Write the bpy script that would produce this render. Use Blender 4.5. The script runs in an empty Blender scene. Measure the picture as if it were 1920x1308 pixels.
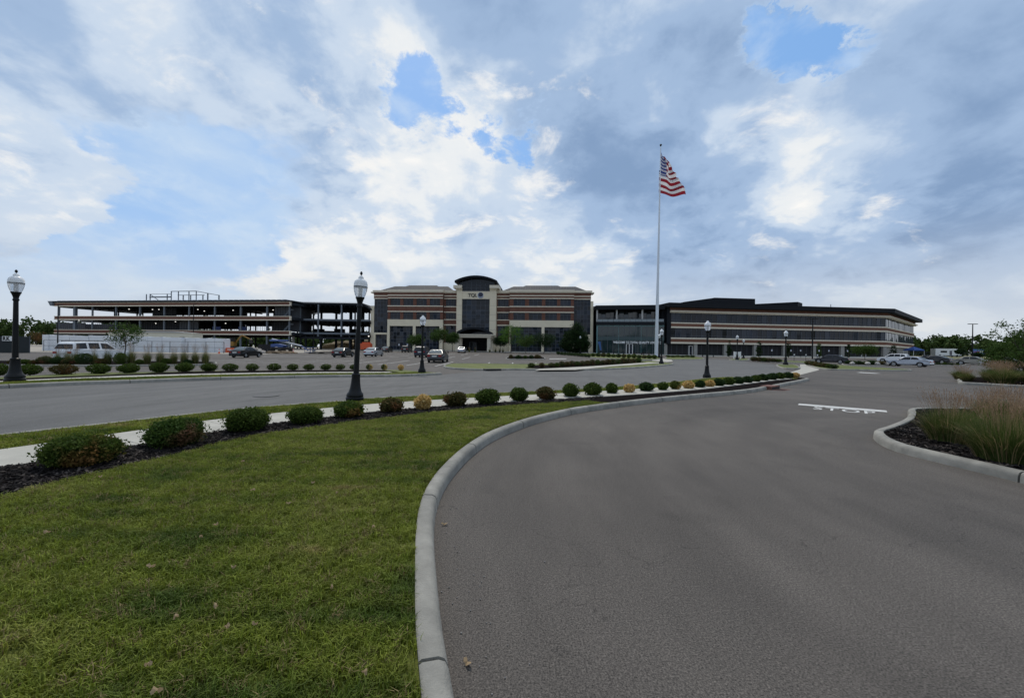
import bpy, bmesh, math, random
import numpy as np
from mathutils import Vector, Matrix

R = math.radians
random.seed(7); rng = np.random.default_rng(7)
scene = bpy.context.scene
COL = scene.collection

# ------------------------------------------------------------------ camera
F_PX, CX, CY = 740.0, 960.0, 654.0          # pinhole of the 1920x1308 photograph
CAM_H, ROLL = 1.65, R(0.7)
cam_d = bpy.data.cameras.new('camera'); cam = bpy.data.objects.new('camera', cam_d); COL.objects.link(cam)
cam_d.sensor_width = 36.0; cam_d.sensor_fit = 'HORIZONTAL'; cam_d.lens = 36.0 * F_PX / 1920.0
cam_d.clip_start = 0.05; cam_d.clip_end = 6000
cr, sr = math.cos(ROLL), math.sin(ROLL)
cam.matrix_world = Matrix(((cr, -sr, 0, 0), (0, 0, -1, 0), (sr, cr, 0, CAM_H), (0, 0, 0, 1)))
scene.camera = cam

# ------------------------------------------------------------------ sky, sun, exposure
SUN_EL, SUN_AZ = 58.0, -14.0                # azimuth from +Y towards +X
def pixdir(px, py):
    a, b = (px - CX) / F_PX, (CY - py) / F_PX
    return Vector((a * cr - b * sr, 1.0, a * sr + b * cr)).normalized()

world = bpy.data.worlds.new('World'); scene.world = world; world.use_nodes = True
def build_sky():
    nt = world.node_tree; nt.nodes.clear(); N = nt.nodes; L = nt.links
    def nd(t, **k):
        n = N.new(t)
        for a, b in k.items(): setattr(n, a, b)
        return n
    def link(a, b): L.new(a, b)
    def val(s, v):
        if hasattr(v, 'default_value') or isinstance(v, bpy.types.NodeSocket): link(v, s)
        else: s.default_value = v
    def M(op, a, b=None, c=None, clamp=False):
        n = nd('ShaderNodeMath', operation=op, use_clamp=clamp); val(n.inputs[0], a)
        if b is not None: val(n.inputs[1], b)
        if c is not None: val(n.inputs[2], c)
        return n.outputs[0]
    def smooth(x, lo, hi, a=0.0, b=1.0):
        n = nd('ShaderNodeMapRange', interpolation_type='SMOOTHSTEP')
        val(n.inputs[0], x); n.inputs[1].default_value = lo; n.inputs[2].default_value = hi
        n.inputs[3].default_value = a; n.inputs[4].default_value = b
        return n.outputs[0]
    def mix(f, a, b):
        n = nd('ShaderNodeMix', data_type='RGBA'); val(n.inputs[0], f); val(n.inputs[6], a); val(n.inputs[7], b)
        return n.outputs[2]
    out = nd('ShaderNodeOutputWorld'); bg = nd('ShaderNodeBackground'); bg.inputs[1].default_value = 0.1
    sky = nd('ShaderNodeTexSky', sky_type='NISHITA'); sky.sun_disc = False
    sky.sun_elevation = R(SUN_EL); sky.sun_rotation = R(SUN_AZ); sky.altitude = 200; sky.air_density = 1.0; sky.dust_density = 1.2; sky.ozone_density = 1.5
    tc = nd('ShaderNodeTexCoord'); D = tc.outputs['Generated']
    sx = nd('ShaderNodeSeparateXYZ'); link(D, sx.inputs[0])
    X, Y, Z = sx.outputs
    zc = M('ADD', M('MAXIMUM', Z, 0.0), 0.42)
    cb = nd('ShaderNodeCombineXYZ'); link(M('DIVIDE', X, zc), cb.inputs[0]); link(M('DIVIDE', Y, zc), cb.inputs[1]); link(M('MULTIPLY', M('DIVIDE', Z, zc), 1.3), cb.inputs[2])
    P = cb.outputs[0]
    def noise(vec, sc, det, rough, dist=0.0, off=(0, 0, 0)):
        m = nd('ShaderNodeMapping'); link(vec, m.inputs[0]); m.inputs[1].default_value = off
        n = nd('ShaderNodeTexNoise'); link(m.outputs[0], n.inputs['Vector']); n.inputs['Scale'].default_value = sc
        n.inputs['Detail'].default_value = det; n.inputs['Roughness'].default_value = rough; n.inputs['Distortion'].default_value = dist
        return n.outputs[0]
    wn = nd('ShaderNodeTexNoise'); link(P, wn.inputs['Vector']); wn.inputs['Scale'].default_value = 4.5; wn.inputs['Detail'].default_value = 8; wn.inputs['Roughness'].default_value = .62
    wv = nd('ShaderNodeVectorMath', operation='MULTIPLY_ADD'); link(wn.outputs['Color'], wv.inputs[0]); wv.inputs[1].default_value = (.22, .22, .22); link(D, wv.inputs[2])
    ws = nd('ShaderNodeVectorMath', operation='SUBTRACT'); link(wv.outputs[0], ws.inputs[0]); ws.inputs[1].default_value = (.11, .11, .11)
    wz = nd('ShaderNodeVectorMath', operation='NORMALIZE'); link(ws.outputs[0], wz.inputs[0]); DW = wz.outputs[0]
    def blob(px, py, width, amp):
        d = pixdir(px, py); dn = nd('ShaderNodeVectorMath', operation='DOT_PRODUCT'); link(DW, dn.inputs[0]); dn.inputs[1].default_value = d
        return M('MULTIPLY', smooth(dn.outputs['Value'], math.cos(R(width)), 1.0), amp)
    def total(items):
        s = items[0]
        for i in items[1:]: s = M('ADD', s, i)
        return s
    n1 = noise(P, 1.7, 7, 0.52, 0.4, (3.1, 7.7, 1.3))
    n2 = noise(P, 6.5, 11, 0.66, 0.25, (1, 2, 5))
    # ragged gaps above the offices, thin veils to the west
    gap = total([0.83, M('MULTIPLY', M('SUBTRACT', n2, 0.5), 1.7), M('MULTIPLY', M('SUBTRACT', n1, 0.5), 0.30),
                 blob(735, 150, 6, -0.38), blob(805, 200, 6, -0.32), blob(968, 248, 6, -0.40), blob(1408, 132, 4.5, -0.26), blob(1480, 130, 4.5, -0.24), blob(1565, 95, 4.5, -0.32), blob(1462, 75, 4.5, -0.22)])
    zone = total([blob(px_, py_, w_, 1.0) for px_, py_, w_ in ((735, 150, 9), (805, 200, 9), (968, 248, 9), (1410, 130, 9), (1485, 115, 11), (1565, 95, 9))])
    gap = M('ADD', gap, smooth(zone, 0.1, 0.45, 0.5, 0.0))
    thin = total([0.72, M('MULTIPLY', M('SUBTRACT', n1, 0.5), 0.50), M('MULTIPLY', M('SUBTRACT', n2, 0.5), 0.40),
                  blob(310, 395, 12, -0.26), blob(450, 365, 10, -0.24), blob(60, 480, 9, -0.20), blob(330, 450, 12, -0.20), blob(250, 330, 9, -0.12),
                  blob(110, 340, 7, 0.40), blob(50, 310, 7, 0.2), blob(60, 420, 4, 0.2)])
    cover = M('MINIMUM', gap, thin)
    dens = M('MULTIPLY', smooth(gap, 0.34, 0.60), smooth(thin, 0.42, 0.66))
    # thin edges bright, thick bases blue-grey
    n3 = noise(P, 1.2, 5, 0.48, 0.5, (9, 4, 2)); n4 = noise(P, 3.0, 7, 0.54, 0.5, (2.2, 8.4, 6)); n5 = noise(P, 8.0, 7, 0.58, 0.3, (7, 1, 3))
    thick = total([0.58, M('MULTIPLY', M('SUBTRACT', n3, 0.5), 0.85), M('MULTIPLY', M('SUBTRACT', n4, 0.5), 0.75), M('MULTIPLY', M('MULTIPLY', M('SUBTRACT', n5, 0.5), smooth(n3, 0.35, 0.65, 0.85, 0.25)), 1.0),
                   blob(560, 100, 13, 0.26), blob(610, 320, 8, 0.20), blob(1250, 280, 17, 0.25), blob(1350, 510, 14, 0.20), blob(1860, 220, 17, 0.22), blob(1750, 500, 9, 0.10), blob(1000, 120, 13, 0.16), blob(1650, 420, 9, 0.10), blob(250, 200, 16, 0.10),
                   blob(1440, 355, 9, -0.16), blob(1560, 325, 9, -0.16), blob(850, 240, 9, -0.17), blob(990, 300, 9, -0.15), blob(720, 390, 13, -0.13), blob(690, 270, 6, -0.14), blob(390, 40, 11, -0.22), blob(690, 100, 8, -0.28), blob(330, 150, 12, -0.12), blob(560, 220, 6, -0.18), blob(160, 340, 10, -0.20), blob(950, 490, 14, -0.12), blob(560, 470, 15, -0.16), blob(1180, 560, 10, -0.12), blob(1420, 190, 7, -0.15), blob(1850, 600, 14, -0.10)])
    ramp = nd('ShaderNodeValToRGB'); link(thick, ramp.inputs[0]); el = ramp.color_ramp.elements; ramp.color_ramp.interpolation = 'EASE'
    el[0].position = 0.10; el[0].color = (.83, .82, .80, 1); el[1].position = 0.98; el[1].color = (.20, .30, .47, 1)
    for pos, c in ((0.28, (.72, .745, .765, 1)), (0.46, (.51, .60, .72, 1)), (0.70, (.315, .43, .61, 1))): e = el.new(pos); e.color = c
    body = nd('ShaderNodeVectorMath', operation='SCALE'); link(ramp.outputs[0], body.inputs[0]); body.inputs['Scale'].default_value = 10.0; body = body.outputs[0]
    # sunlit billows on the heaped clouds
    n6 = noise(P, 4.2, 11, 0.64, 0.35, (4.4, 1.9, 7.1))
    heap_ = total([n6, blob(860, 240, 7, 0.13), blob(1000, 300, 7, 0.12), blob(740, 400, 9, 0.10), blob(690, 290, 5, 0.10), blob(520, 430, 9, 0.11), blob(960, 480, 11, 0.11), blob(650, 110, 8, 0.13), blob(150, 360, 8, 0.12), blob(390, 40, 9, 0.11), blob(560, 220, 7, 0.10), blob(430, 490, 10, 0.10), blob(1130, 500, 8, 0.05)])
    body = mix(M('MULTIPLY', smooth(heap_, 0.61, 0.76), 0.8), body, (8.1, 8.0, 7.8, 1))
    rim = smooth(M('ABSOLUTE', M('SUBTRACT', cover, 0.56)), 0.0, 0.08, 1.0, 0.0)
    body = mix(M('MULTIPLY', rim, smooth(thick, 0.25, 0.6, 0.40, 0.0)), body, (7.8, 7.75, 7.6, 1))
    hue = nd('ShaderNodeMix', data_type='RGBA'); hue.inputs[0].default_value = 0.7; link(sky.outputs[0], hue.inputs[6]); hue.inputs[7].default_value = (2.0, 4.2, 7.9, 1)
    veil = mix(M('MULTIPLY', smooth(n4, 0.35, 0.7, 0.25, 0.7), smooth(gap, 0.44, 0.50)), hue.outputs[2], (5.2, 6.3, 7.5, 1))
    veil = mix(smooth(n5, 0.42, 0.72, 0.0, 0.5), veil, (5.6, 6.6, 7.7, 1))
    col = mix(dens, veil, body)
    # pale air low over the horizon
    col = mix(smooth(Z, 0.0, 0.26, 0.75, 0.0), col, (6.0, 6.25, 6.45, 1))
    link(col, bg.inputs[0]); link(bg.outputs[0], out.inputs[0])
build_sky()

sun_d = bpy.data.lights.new('sun', 'SUN'); sun = bpy.data.objects.new('sun', sun_d); COL.objects.link(sun)
sun_d.energy = 2.0; sun_d.angle = R(8); sun_d.color = (1.0, 0.92, 0.80)
sdir = Vector((math.sin(R(SUN_AZ)) * math.cos(R(SUN_EL)), math.cos(R(SUN_AZ)) * math.cos(R(SUN_EL)), math.sin(R(SUN_EL))))
sun.rotation_euler = sdir.to_track_quat('Z', 'Y').to_euler(); sun.location = sdir * 100
scene.view_settings.view_transform = 'Standard'; scene.view_settings.look = 'None'
scene.view_settings.gamma = 1.0; scene.view_settings.use_curve_mapping = False
scene.view_settings.exposure = 0.22

# ------------------------------------------------------------------ terrain: one gentle separable rise
HY = [(-1e4, 0), (40, 0), (63, .12), (95, .45), (125, 1.0), (400, 1.15), (1e4, 1.15)]
HX = [(-1e4, -.15), (-60, -.15), (-26, -.03), (-17, .14), (-7, 0), (20, 0), (60, -.3), (200, -.35), (1e4, -.35)]
def pl(t, x):
    for (a, b), (c, d) in zip(t, t[1:]):
        if x <= c: return b + (d - b) * (x - a) / (c - a)
    return t[-1][1]
def H(x, y): return pl(HY, y) + pl(HX, x)
def G(px, py, dz=0.0):
    """pixel -> point on the ground"""
    a, b = (px - CX) / F_PX, (CY - py) / F_PX
    d = (a * cr - b * sr, 1.0, a * sr + b * cr); t = 0.5
    while t < 600:
        if CAM_H + d[2] * t <= H(d[0] * t, t) + dz: break
        st = max(.05, t * .01); t += st
    lo, hi = t - max(.05, t * .01), t
    for _ in range(26):
        m = (lo + hi) / 2
        if CAM_H + d[2] * m <= H(d[0] * m, m) + dz: hi = m
        else: lo = m
    return (d[0] * hi, hi)
def atZ(px, Y):
    """column px of the photo at distance Y -> ground point"""
    x = ((px - CX) / F_PX) * Y
    return (x, Y, H(x, Y))

# ------------------------------------------------------------------ materials
MATS = {}
def newmat(name):
    m = bpy.data.materials.new(name); m.use_nodes = True
    return m, m.node_tree, m.node_tree.nodes['Principled BSDF']
def mat(name, col, rough=0.6, metal=0.0, var=0.0, vscale=3.0, bump=0.0, bscale=20.0, spec=0.5, coat=0.0, col2=None, c2scale=0.6, c2lo=0.45, c2hi=0.6, coords='Object'):
    if name in MATS: return MATS[name]
    m, nt, p = newmat(name); N, L = nt.nodes, nt.links
    p.inputs['Roughness'].default_value = rough; p.inputs['Metallic'].default_value = metal
    p.inputs['Specular IOR Level'].default_value = spec; p.inputs['Coat Weight'].default_value = coat
    c = (*col, 1)
    p.inputs['Base Color'].default_value = c
    tc = N.new('ShaderNodeTexCoord'); src = None
    if coords == 'World':
        g = N.new('ShaderNodeNewGeometry'); vec = g.outputs['Position']
    else: vec = tc.outputs[coords]
    if col2:
        n = N.new('ShaderNodeTexNoise'); n.inputs['Scale'].default_value = c2scale; n.inputs['Detail'].default_value = 6; L.new(vec, n.inputs['Vector'])
        mr = N.new('ShaderNodeMapRange'); mr.inputs[1].default_value = c2lo; mr.inputs[2].default_value = c2hi; L.new(n.outputs[0], mr.inputs[0])
        mx = N.new('ShaderNodeMix'); mx.data_type = 'RGBA'; mx.inputs[6].default_value = c; mx.inputs[7].default_value = (*col2, 1); L.new(mr.outputs[0], mx.inputs[0]); src = mx.outputs[2]
    if var:
        n = N.new('ShaderNodeTexNoise'); n.inputs['Scale'].default_value = vscale; n.inputs['Detail'].default_value = 8; n.inputs['Roughness'].default_value = .65; L.new(vec, n.inputs['Vector'])
        mr = N.new('ShaderNodeMapRange'); mr.inputs[1].default_value = .3; mr.inputs[2].default_value = .7; mr.inputs[3].default_value = 1 - var; mr.inputs[4].default_value = 1 + var; L.new(n.outputs[0], mr.inputs[0])
        mx = N.new('ShaderNodeVectorMath'); mx.operation = 'SCALE'; L.new(mr.outputs[0], mx.inputs['Scale'])
        if src: L.new(src, mx.inputs[0])
        else: mx.inputs[0].default_value = col
        src = mx.outputs[0]
    if src: L.new(src, p.inputs['Base Color'])
    if bump:
        n = N.new('ShaderNodeTexNoise'); n.inputs['Scale'].default_value = bscale; n.inputs['Detail'].default_value = 5; L.new(vec, n.inputs['Vector'])
        b = N.new('ShaderNodeBump'); b.inputs['Strength'].default_value = bump; b.inputs['Distance'].default_value = .02; L.new(n.outputs[0], b.inputs['Height']); L.new(b.outputs[0], p.inputs['Normal'])
    MATS[name] = m
    return m

def asphalt(name, base, tint2, speck):
    m, nt, p = newmat(name); N, L = nt.nodes, nt.links
    g = N.new('ShaderNodeNewGeometry'); pos = g.outputs['Position']
    def noise(s, d, r=.6, stretch=None):
        n = N.new('ShaderNodeTexNoise'); n.inputs['Scale'].default_value = s; n.inputs['Detail'].default_value = d; n.inputs['Roughness'].default_value = r
        if stretch:
            mp = N.new('ShaderNodeMapping'); mp.inputs[3].default_value = stretch; mp.inputs[2].default_value = (0, 0, R(-25)); L.new(pos, mp.inputs[0]); L.new(mp.outputs[0], n.inputs[0])
        else: L.new(pos, n.inputs[0])
        return n.outputs[0]
    def rng_(x, a, b, c, d):
        mr = N.new('ShaderNodeMapRange'); L.new(x, mr.inputs[0])
        for i, v in enumerate((a, b, c, d)): mr.inputs[i + 1].default_value = v
        return mr.outputs[0]
    def mul(a, b):
        n = N.new('ShaderNodeMath'); n.operation = 'MULTIPLY'; L.new(a, n.inputs[0]); L.new(b, n.inputs[1]); return n.outputs[0]
    mx = N.new('ShaderNodeMix'); mx.data_type = 'RGBA'; mx.inputs[6].default_value = (*base, 1); mx.inputs[7].default_value = (*tint2, 1)
    L.new(rng_(noise(.22, 5), .35, .68, 0, 1), mx.inputs[0])
    k = mul(rng_(noise(1.6, 6, .65, (1, .25, 1)), .3, .7, .86, 1.14), rng_(noise(95, 3, .8), .3, .72, 1 - speck, 1 + speck))
    k = mul(k, rng_(noise(38, 2, .7), .3, .7, .80, 1.20))
    k = mul(k, rng_(noise(.8, 3, .5), .62, .72, 1.0, .80))
    # wear along the turning line of the drive
    sb = N.new('ShaderNodeVectorMath'); sb.operation = 'SUBTRACT'; L.new(pos, sb.inputs[0]); sb.inputs[1].default_value = (9.5, 4.5, 0)
    ln = N.new('ShaderNodeVectorMath'); ln.operation = 'LENGTH'; L.new(sb.outputs[0], ln.inputs[0]); sp = N.new('ShaderNodeSeparateXYZ'); L.new(sb.outputs[0], sp.inputs[0])
    an = N.new('ShaderNodeMath'); an.operation = 'ARCTAN2'; L.new(sp.outputs[1], an.inputs[0]); L.new(sp.outputs[0], an.inputs[1])
    cb = N.new('ShaderNodeCombineXYZ'); L.new(ln.outputs['Value'], cb.inputs[0]); L.new(an.outputs[0], cb.inputs[1])
    rn = N.new('ShaderNodeTexNoise'); rn.inputs['Scale'].default_value = 1.3; rn.inputs['Detail'].default_value = 5; L.new(cb.outputs[0], rn.inputs[0])
    k = mul(k, rng_(rn.outputs[0], .3, .7, .84, 1.16))
    vo = N.new('ShaderNodeTexVoronoi'); vo.inputs['Scale'].default_value = 42; L.new(pos, vo.inputs[0])
    st = rng_(vo.outputs['Distance'], .05, .16, 1.0, 0.0)
    thin = rng_(noise(7, 4), .44, .62, 0.3, 1.6)
    add = N.new('ShaderNodeMath'); add.operation = 'ADD'; L.new(k, add.inputs[0]); L.new(mul(st, thin), add.inputs[1])
    # hairline cracks
    vc = N.new('ShaderNodeTexVoronoi'); vc.feature = 'DISTANCE_TO_EDGE'; vc.inputs['Scale'].default_value = .16; vc.inputs['Randomness'].default_value = 1
    wn = N.new('ShaderNodeTexNoise'); wn.inputs['Scale'].default_value = 1.2; wn.inputs['Detail'].default_value = 6; L.new(pos, wn.inputs[0])
    va = N.new('ShaderNodeVectorMath'); va.operation = 'MULTIPLY_ADD'; L.new(wn.outputs['Color'], va.inputs[0]); va.inputs[1].default_value = (2.2, 2.2, 0); L.new(pos, va.inputs[2]); L.new(va.outputs[0], vc.inputs[0])
    cr_ = mul(rng_(vc.outputs[0], .0, .0016, .62, 1.0), rng_(noise(.5, 2), 0, 1, 1, 1))
    k2 = mul(add.outputs[0], cr_)
    sc = N.new('ShaderNodeVectorMath'); sc.operation = 'SCALE'; L.new(mx.outputs[2], sc.inputs[0]); L.new(k2, sc.inputs['Scale'])
    L.new(sc.outputs[0], p.inputs['Base Color']); p.inputs['Roughness'].default_value = .85; p.inputs['Specular IOR Level'].default_value = .35
    b = N.new('ShaderNodeBump'); b.inputs['Strength'].default_value = .6; b.inputs['Distance'].default_value = .008; L.new(noise(110, 3, .7), b.inputs['Height']); L.new(b.outputs[0], p.inputs['Normal'])
    MATS[name] = m
    return m
A_LOT = asphalt('asphalt_lot', (.094, .083, .073), (.064, .057, .051), 1.0)
A_ROAD = asphalt('asphalt_road', (.108, .107, .104), (.088, .088, .087), .4)
CONC = mat('concrete', (.38, .365, .32), .85, var=.12, vscale=2.2, bump=.25, bscale=60, coords='World', col2=(.35, .34, .30), c2scale=.7)
KERBM = mat('kerb_concrete', (.25, .242, .215), .85, var=.2, vscale=6, bump=.35, bscale=90, coords='World', col2=(.19, .185, .165), c2scale=1.6)
MULCH = mat('mulch', (.014, .012, .012), .95, var=.8, vscale=24, bump=1.0, bscale=45, coords='World', spec=.0)
PAINT = mat('road_paint', (.52, .52, .50), .7, var=.12, vscale=14, coords='World', col2=(.36, .36, .35), c2scale=11, c2lo=.55, c2hi=.72)
DIRT = mat('gravel_yard', (.33, .30, .25), .95, var=.2, vscale=1.1, coords='World', col2=(.24, .22, .19), c2scale=.12)

def grass_mat(name, blade):
    m, nt, p = newmat(name); N, L = nt.nodes, nt.links
    g = N.new('ShaderNodeNewGeometry')
    def noise(s, d):
        n = N.new('ShaderNodeTexNoise'); n.inputs['Scale'].default_value = s; n.inputs['Detail'].default_value = d; n.inputs['Roughness'].default_value = .6; L.new(g.outputs['Position'], n.inputs[0]); return n.outputs[0]
    mp = N.new('ShaderNodeMapping'); mp.inputs[2].default_value = (0, 0, R(-62)); mp.inputs[3].default_value = (.35, 2.6, 1); L.new(g.outputs['Position'], mp.inputs[0])
    ms_ = N.new('ShaderNodeTexNoise'); ms_.inputs['Scale'].default_value = 1.1; ms_.inputs['Detail'].default_value = 4; L.new(mp.outputs[0], ms_.inputs[0])
    av = N.new('ShaderNodeMath'); av.operation = 'MULTIPLY_ADD'; av.inputs[1].default_value = .45; L.new(ms_.outputs[0], av.inputs[0])
    sc0 = N.new('ShaderNodeMath'); sc0.operation = 'MULTIPLY'; sc0.inputs[1].default_value = .55; L.new(noise(.9, 5), sc0.inputs[0]); L.new(sc0.outputs[0], av.inputs[2])
    cr_ = N.new('ShaderNodeValToRGB'); L.new(av.outputs[0], cr_.inputs[0])
    e = cr_.color_ramp.elements
    e[0].position = .38; e[0].color = (.055, .088, .010, 1); e[1].position = .66; e[1].color = (.27, .215, .085, 1)
    x = cr_.color_ramp.elements.new(.50); x.color = (.135, .165, .018, 1)
    x = cr_.color_ramp.elements.new(.60); x.color = (.180, .200, .035, 1)
    oi = N.new('ShaderNodeObjectInfo'); hs = N.new('ShaderNodeHueSaturation')
    mr = N.new('ShaderNodeMapRange'); mr.inputs[3].default_value = .7 if blade else .4; mr.inputs[4].default_value = 1.75 if blade else .95; L.new(oi.outputs['Random'] if blade else noise(30, 4), mr.inputs[0])
    L.new(mr.outputs[0], hs.inputs['Value']); L.new(cr_.outputs[0], hs.inputs['Color'])
    src = hs.outputs[0]
    if blade:   # some straw-coloured tufts
        c2 = N.new('ShaderNodeMath'); c2.operation = 'GREATER_THAN'; c2.inputs[1].default_value = .93; L.new(oi.outputs['Random'], c2.inputs[0])
        mx = N.new('ShaderNodeMix'); mx.data_type = 'RGBA'; mx.inputs[7].default_value = (.24, .19, .085, 1); L.new(c2.outputs[0], mx.inputs[0]); L.new(src, mx.inputs[6]); src = mx.outputs[2]
    p.inputs['Roughness'].default_value = .7; p.inputs['Specular IOR Level'].default_value = .25
    if blade:
        L.new(src, p.inputs['Base Color'])
        tr = N.new('ShaderNodeBsdfTranslucent'); L.new(src, tr.inputs[0]); ms = N.new('ShaderNodeMixShader'); ms.inputs[0].default_value = .35
        L.new(p.outputs[0], ms.inputs[1]); L.new(tr.outputs[0], ms.inputs[2]); L.new(ms.outputs[0], N['Material Output'].inputs[0])
    else:
        L.new(src, p.inputs['Base Color'])
        b = N.new('ShaderNodeBump'); b.inputs['Strength'].default_value = 1; b.inputs['Distance'].default_value = .04; L.new(noise(26, 6), b.inputs['Height']); L.new(b.outputs[0], p.inputs['Normal'])
    MATS[name] = m
    return m
GRASS = grass_mat('lawn_turf', False); BLADE = grass_mat('grass_blade', True)

def leaf_mat(name, c1, c2, c3=None, split=None, trans=.3):
    """foliage: per-leaf colour from attribute rnd; c3 creeps in along local x (wilted side) when split is given"""
    if name in MATS: return MATS[name]
    m, nt, p = newmat(name); N, L = nt.nodes, nt.links
    at = N.new('ShaderNodeAttribute'); at.attribute_name = 'rnd'
    mx = N.new('ShaderNodeMix'); mx.data_type = 'RGBA'; mx.inputs[6].default_value = (*c1, 1); mx.inputs[7].default_value = (*c2, 1); L.new(at.outputs['Fac'], mx.inputs[0]); src = mx.outputs[2]
    if c3:
        tc = N.new('ShaderNodeTexCoord'); sp = N.new('ShaderNodeSeparateXYZ'); L.new(tc.outputs['Object'], sp.inputs[0])
        n = N.new('ShaderNodeTexNoise'); n.inputs['Scale'].default_value = 2.6; n.inputs['Detail'].default_value = 4; L.new(tc.outputs['Object'], n.inputs[0])
        a = N.new('ShaderNodeMath'); a.operation = 'MULTIPLY_ADD'; L.new(sp.outputs[0], a.inputs[0]); a.inputs[1].default_value = split[1]; L.new(n.outputs[0], a.inputs[2])
        mr = N.new('ShaderNodeMapRange'); mr.inputs[1].default_value = split[0]; mr.inputs[2].default_value = split[0] + .14; L.new(a.outputs[0], mr.inputs[0])
        m2 = N.new('ShaderNodeMix'); m2.data_type = 'RGBA'; L.new(mr.outputs[0], m2.inputs[0]); L.new(src, m2.inputs[6]); m2.inputs[7].default_value = (*c3, 1); src = m2.outputs[2]
    L.new(src, p.inputs['Base Color']); p.inputs['Roughness'].default_value = .7; p.inputs['Specular IOR Level'].default_value = .08
    tr = N.new('ShaderNodeBsdfTranslucent'); L.new(src, tr.inputs[0]); ms = N.new('ShaderNodeMixShader'); ms.inputs[0].default_value = trans
    L.new(p.outputs[0], ms.inputs[1]); L.new(tr.outputs[0], ms.inputs[2]); L.new(ms.outputs[0], N['Material Output'].inputs[0])
    MATS[name] = m
    return m
BROWN, STRAW = (.13, .065, .03), (.50, .34, .12)
LEAF = {
    'green': leaf_mat('shrub_green', (.030, .058, .010), (.078, .112, .022)),
    'darkgreen': leaf_mat('shrub_dark_green', (.016, .038, .012), (.042, .075, .022)),
    'half': leaf_mat('shrub_half_wilted', (.022, .050, .010), (.060, .100, .020), (.13, .075, .042), (.64, .5)),
    'tip': leaf_mat('shrub_bronze_tipped', (.030, .058, .010), (.078, .110, .022), (.17, .090, .032), (.56, .22)),
    'bronze': leaf_mat('shrub_bronze', (.040, .050, .014), (.11, .080, .030), (.15, .07, .03), (.55, .1)),
    'straw': leaf_mat('shrub_straw', (.46, .30, .09), (.68, .50, .22)),
    'halfstraw': leaf_mat('shrub_half_straw', (.05, .075, .015), (.10, .11, .025), (.52, .38, .14), (.50, .4)),
    'rose': leaf_mat('shrub_rose', (.030, .050, .016), (.085, .085, .03), (.20, .085, .05), (.53, .0)),
    'tree': leaf_mat('tree_leaf', (.030, .062, .014), (.070, .115, .026)),
    'tree_dark': leaf_mat('tree_dark_leaf', (.010, .026, .009), (.026, .048, .016)),
    'tree_bright': leaf_mat('tree_bright_leaf', (.05, .11, .015), (.10, .19, .03)),
    'wood': leaf_mat('wood_leaf', (.030, .058, .016), (.075, .110, .034), (.055, .090, .022), (.5, .0), trans=.2),
    'reed': leaf_mat('reed_blade', (.045, .078, .015), (.135, .155, .050)),
    'reed_dry': leaf_mat('reed_dry_blade', (.17, .13, .06), (.36, .28, .14)),
    'plume': leaf_mat('reed_plume', (.20, .125, .080), (.36, .25, .16)),
}
BARK = mat('bark', (.09, .07, .055), .9, var=.3, vscale=8, bump=.6, bscale=14)
BLACK = mat('black_powder_coat', (.005, .006, .007), .42, spec=.22)
BRICK = mat('brick', (.165, .080, .058), .9, spec=.1, var=.12, vscale=1.5, col2=(.135, .066, .049), c2scale=.7)
BRICK_R = mat('brick_orange', (.185, .092, .064), .9, spec=.1, var=.10, vscale=1.5)
BRICK_L = mat('brick_new', (.15, .073, .055), .9, spec=.1, var=.10, vscale=1.5)
STONE = mat('cast_stone', (.70, .63, .51), .85, var=.06, vscale=1.2)
BEIGE = mat('beige_stucco', (.70, .62, .47), .9, var=.06, vscale=.5)
GLASS = mat('dark_glass', (.007, .010, .016), .05, spec=.32)
GLASSB = mat('grey_glass', (.028, .036, .048), .05, spec=.7)
MULL = mat('mullion', (.095, .105, .125), .6, spec=.2)
def pane_mat(m, amt, lift):
    nt = m.node_tree; N, L = nt.nodes, nt.links; p = N['Principled BSDF']; oi = N.new('ShaderNodeObjectInfo'); wn = N.new('ShaderNodeTexWhiteNoise'); wn.noise_dimensions = '1D'; L.new(oi.outputs['Random'], wn.inputs['W'])
    g = N.new('ShaderNodeNewGeometry'); a = N.new('ShaderNodeVectorMath'); a.operation = 'MULTIPLY_ADD'; L.new(wn.outputs['Color'], a.inputs[0]); a.inputs[1].default_value = (amt, amt, amt * 1.6); L.new(g.outputs['Normal'], a.inputs[2])
    b = N.new('ShaderNodeVectorMath'); b.operation = 'SUBTRACT'; L.new(a.outputs[0], b.inputs[0]); b.inputs[1].default_value = (amt / 2, amt / 2, amt * .8); n = N.new('ShaderNodeVectorMath'); n.operation = 'NORMALIZE'; L.new(b.outputs[0], n.inputs[0]); L.new(n.outputs[0], p.inputs['Normal'])
    c = p.inputs['Base Color'].default_value[:]; mx = N.new('ShaderNodeMix'); mx.data_type = 'RGBA'; mx.inputs[6].default_value = c; mx.inputs[7].default_value = (c[0] * lift, c[1] * lift, c[2] * lift, 1); pw = N.new('ShaderNodeMath'); pw.operation = 'POWER'; pw.inputs[1].default_value = 2.5; L.new(oi.outputs['Random'], pw.inputs[0]); L.new(pw.outputs[0], mx.inputs[0]); L.new(mx.outputs[2], p.inputs['Base Color'])
pane_mat(GLASS, .05, 3.2); pane_mat(GLASSB, .05, 2.0)
CHAR = mat('charcoal_panel', (.012, .014, .018), .7, spec=.15)
DARK = mat('dark_interior', (.012, .012, .014), .9)
GREYC = mat('column_concrete', (.27, .26, .24), .85, var=.08, vscale=1)
STEEL = mat('primed_steel', (.11, .13, .155), .6, var=.1, vscale=.8)
STEELD = mat('dark_steel', (.018, .021, .026), .8, spec=.15)
ROOFM = mat('metal_roof', (.035, .036, .042), .7, spec=.2)
WHITE = mat('white_paint', (.78, .78, .77), .5)
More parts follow.
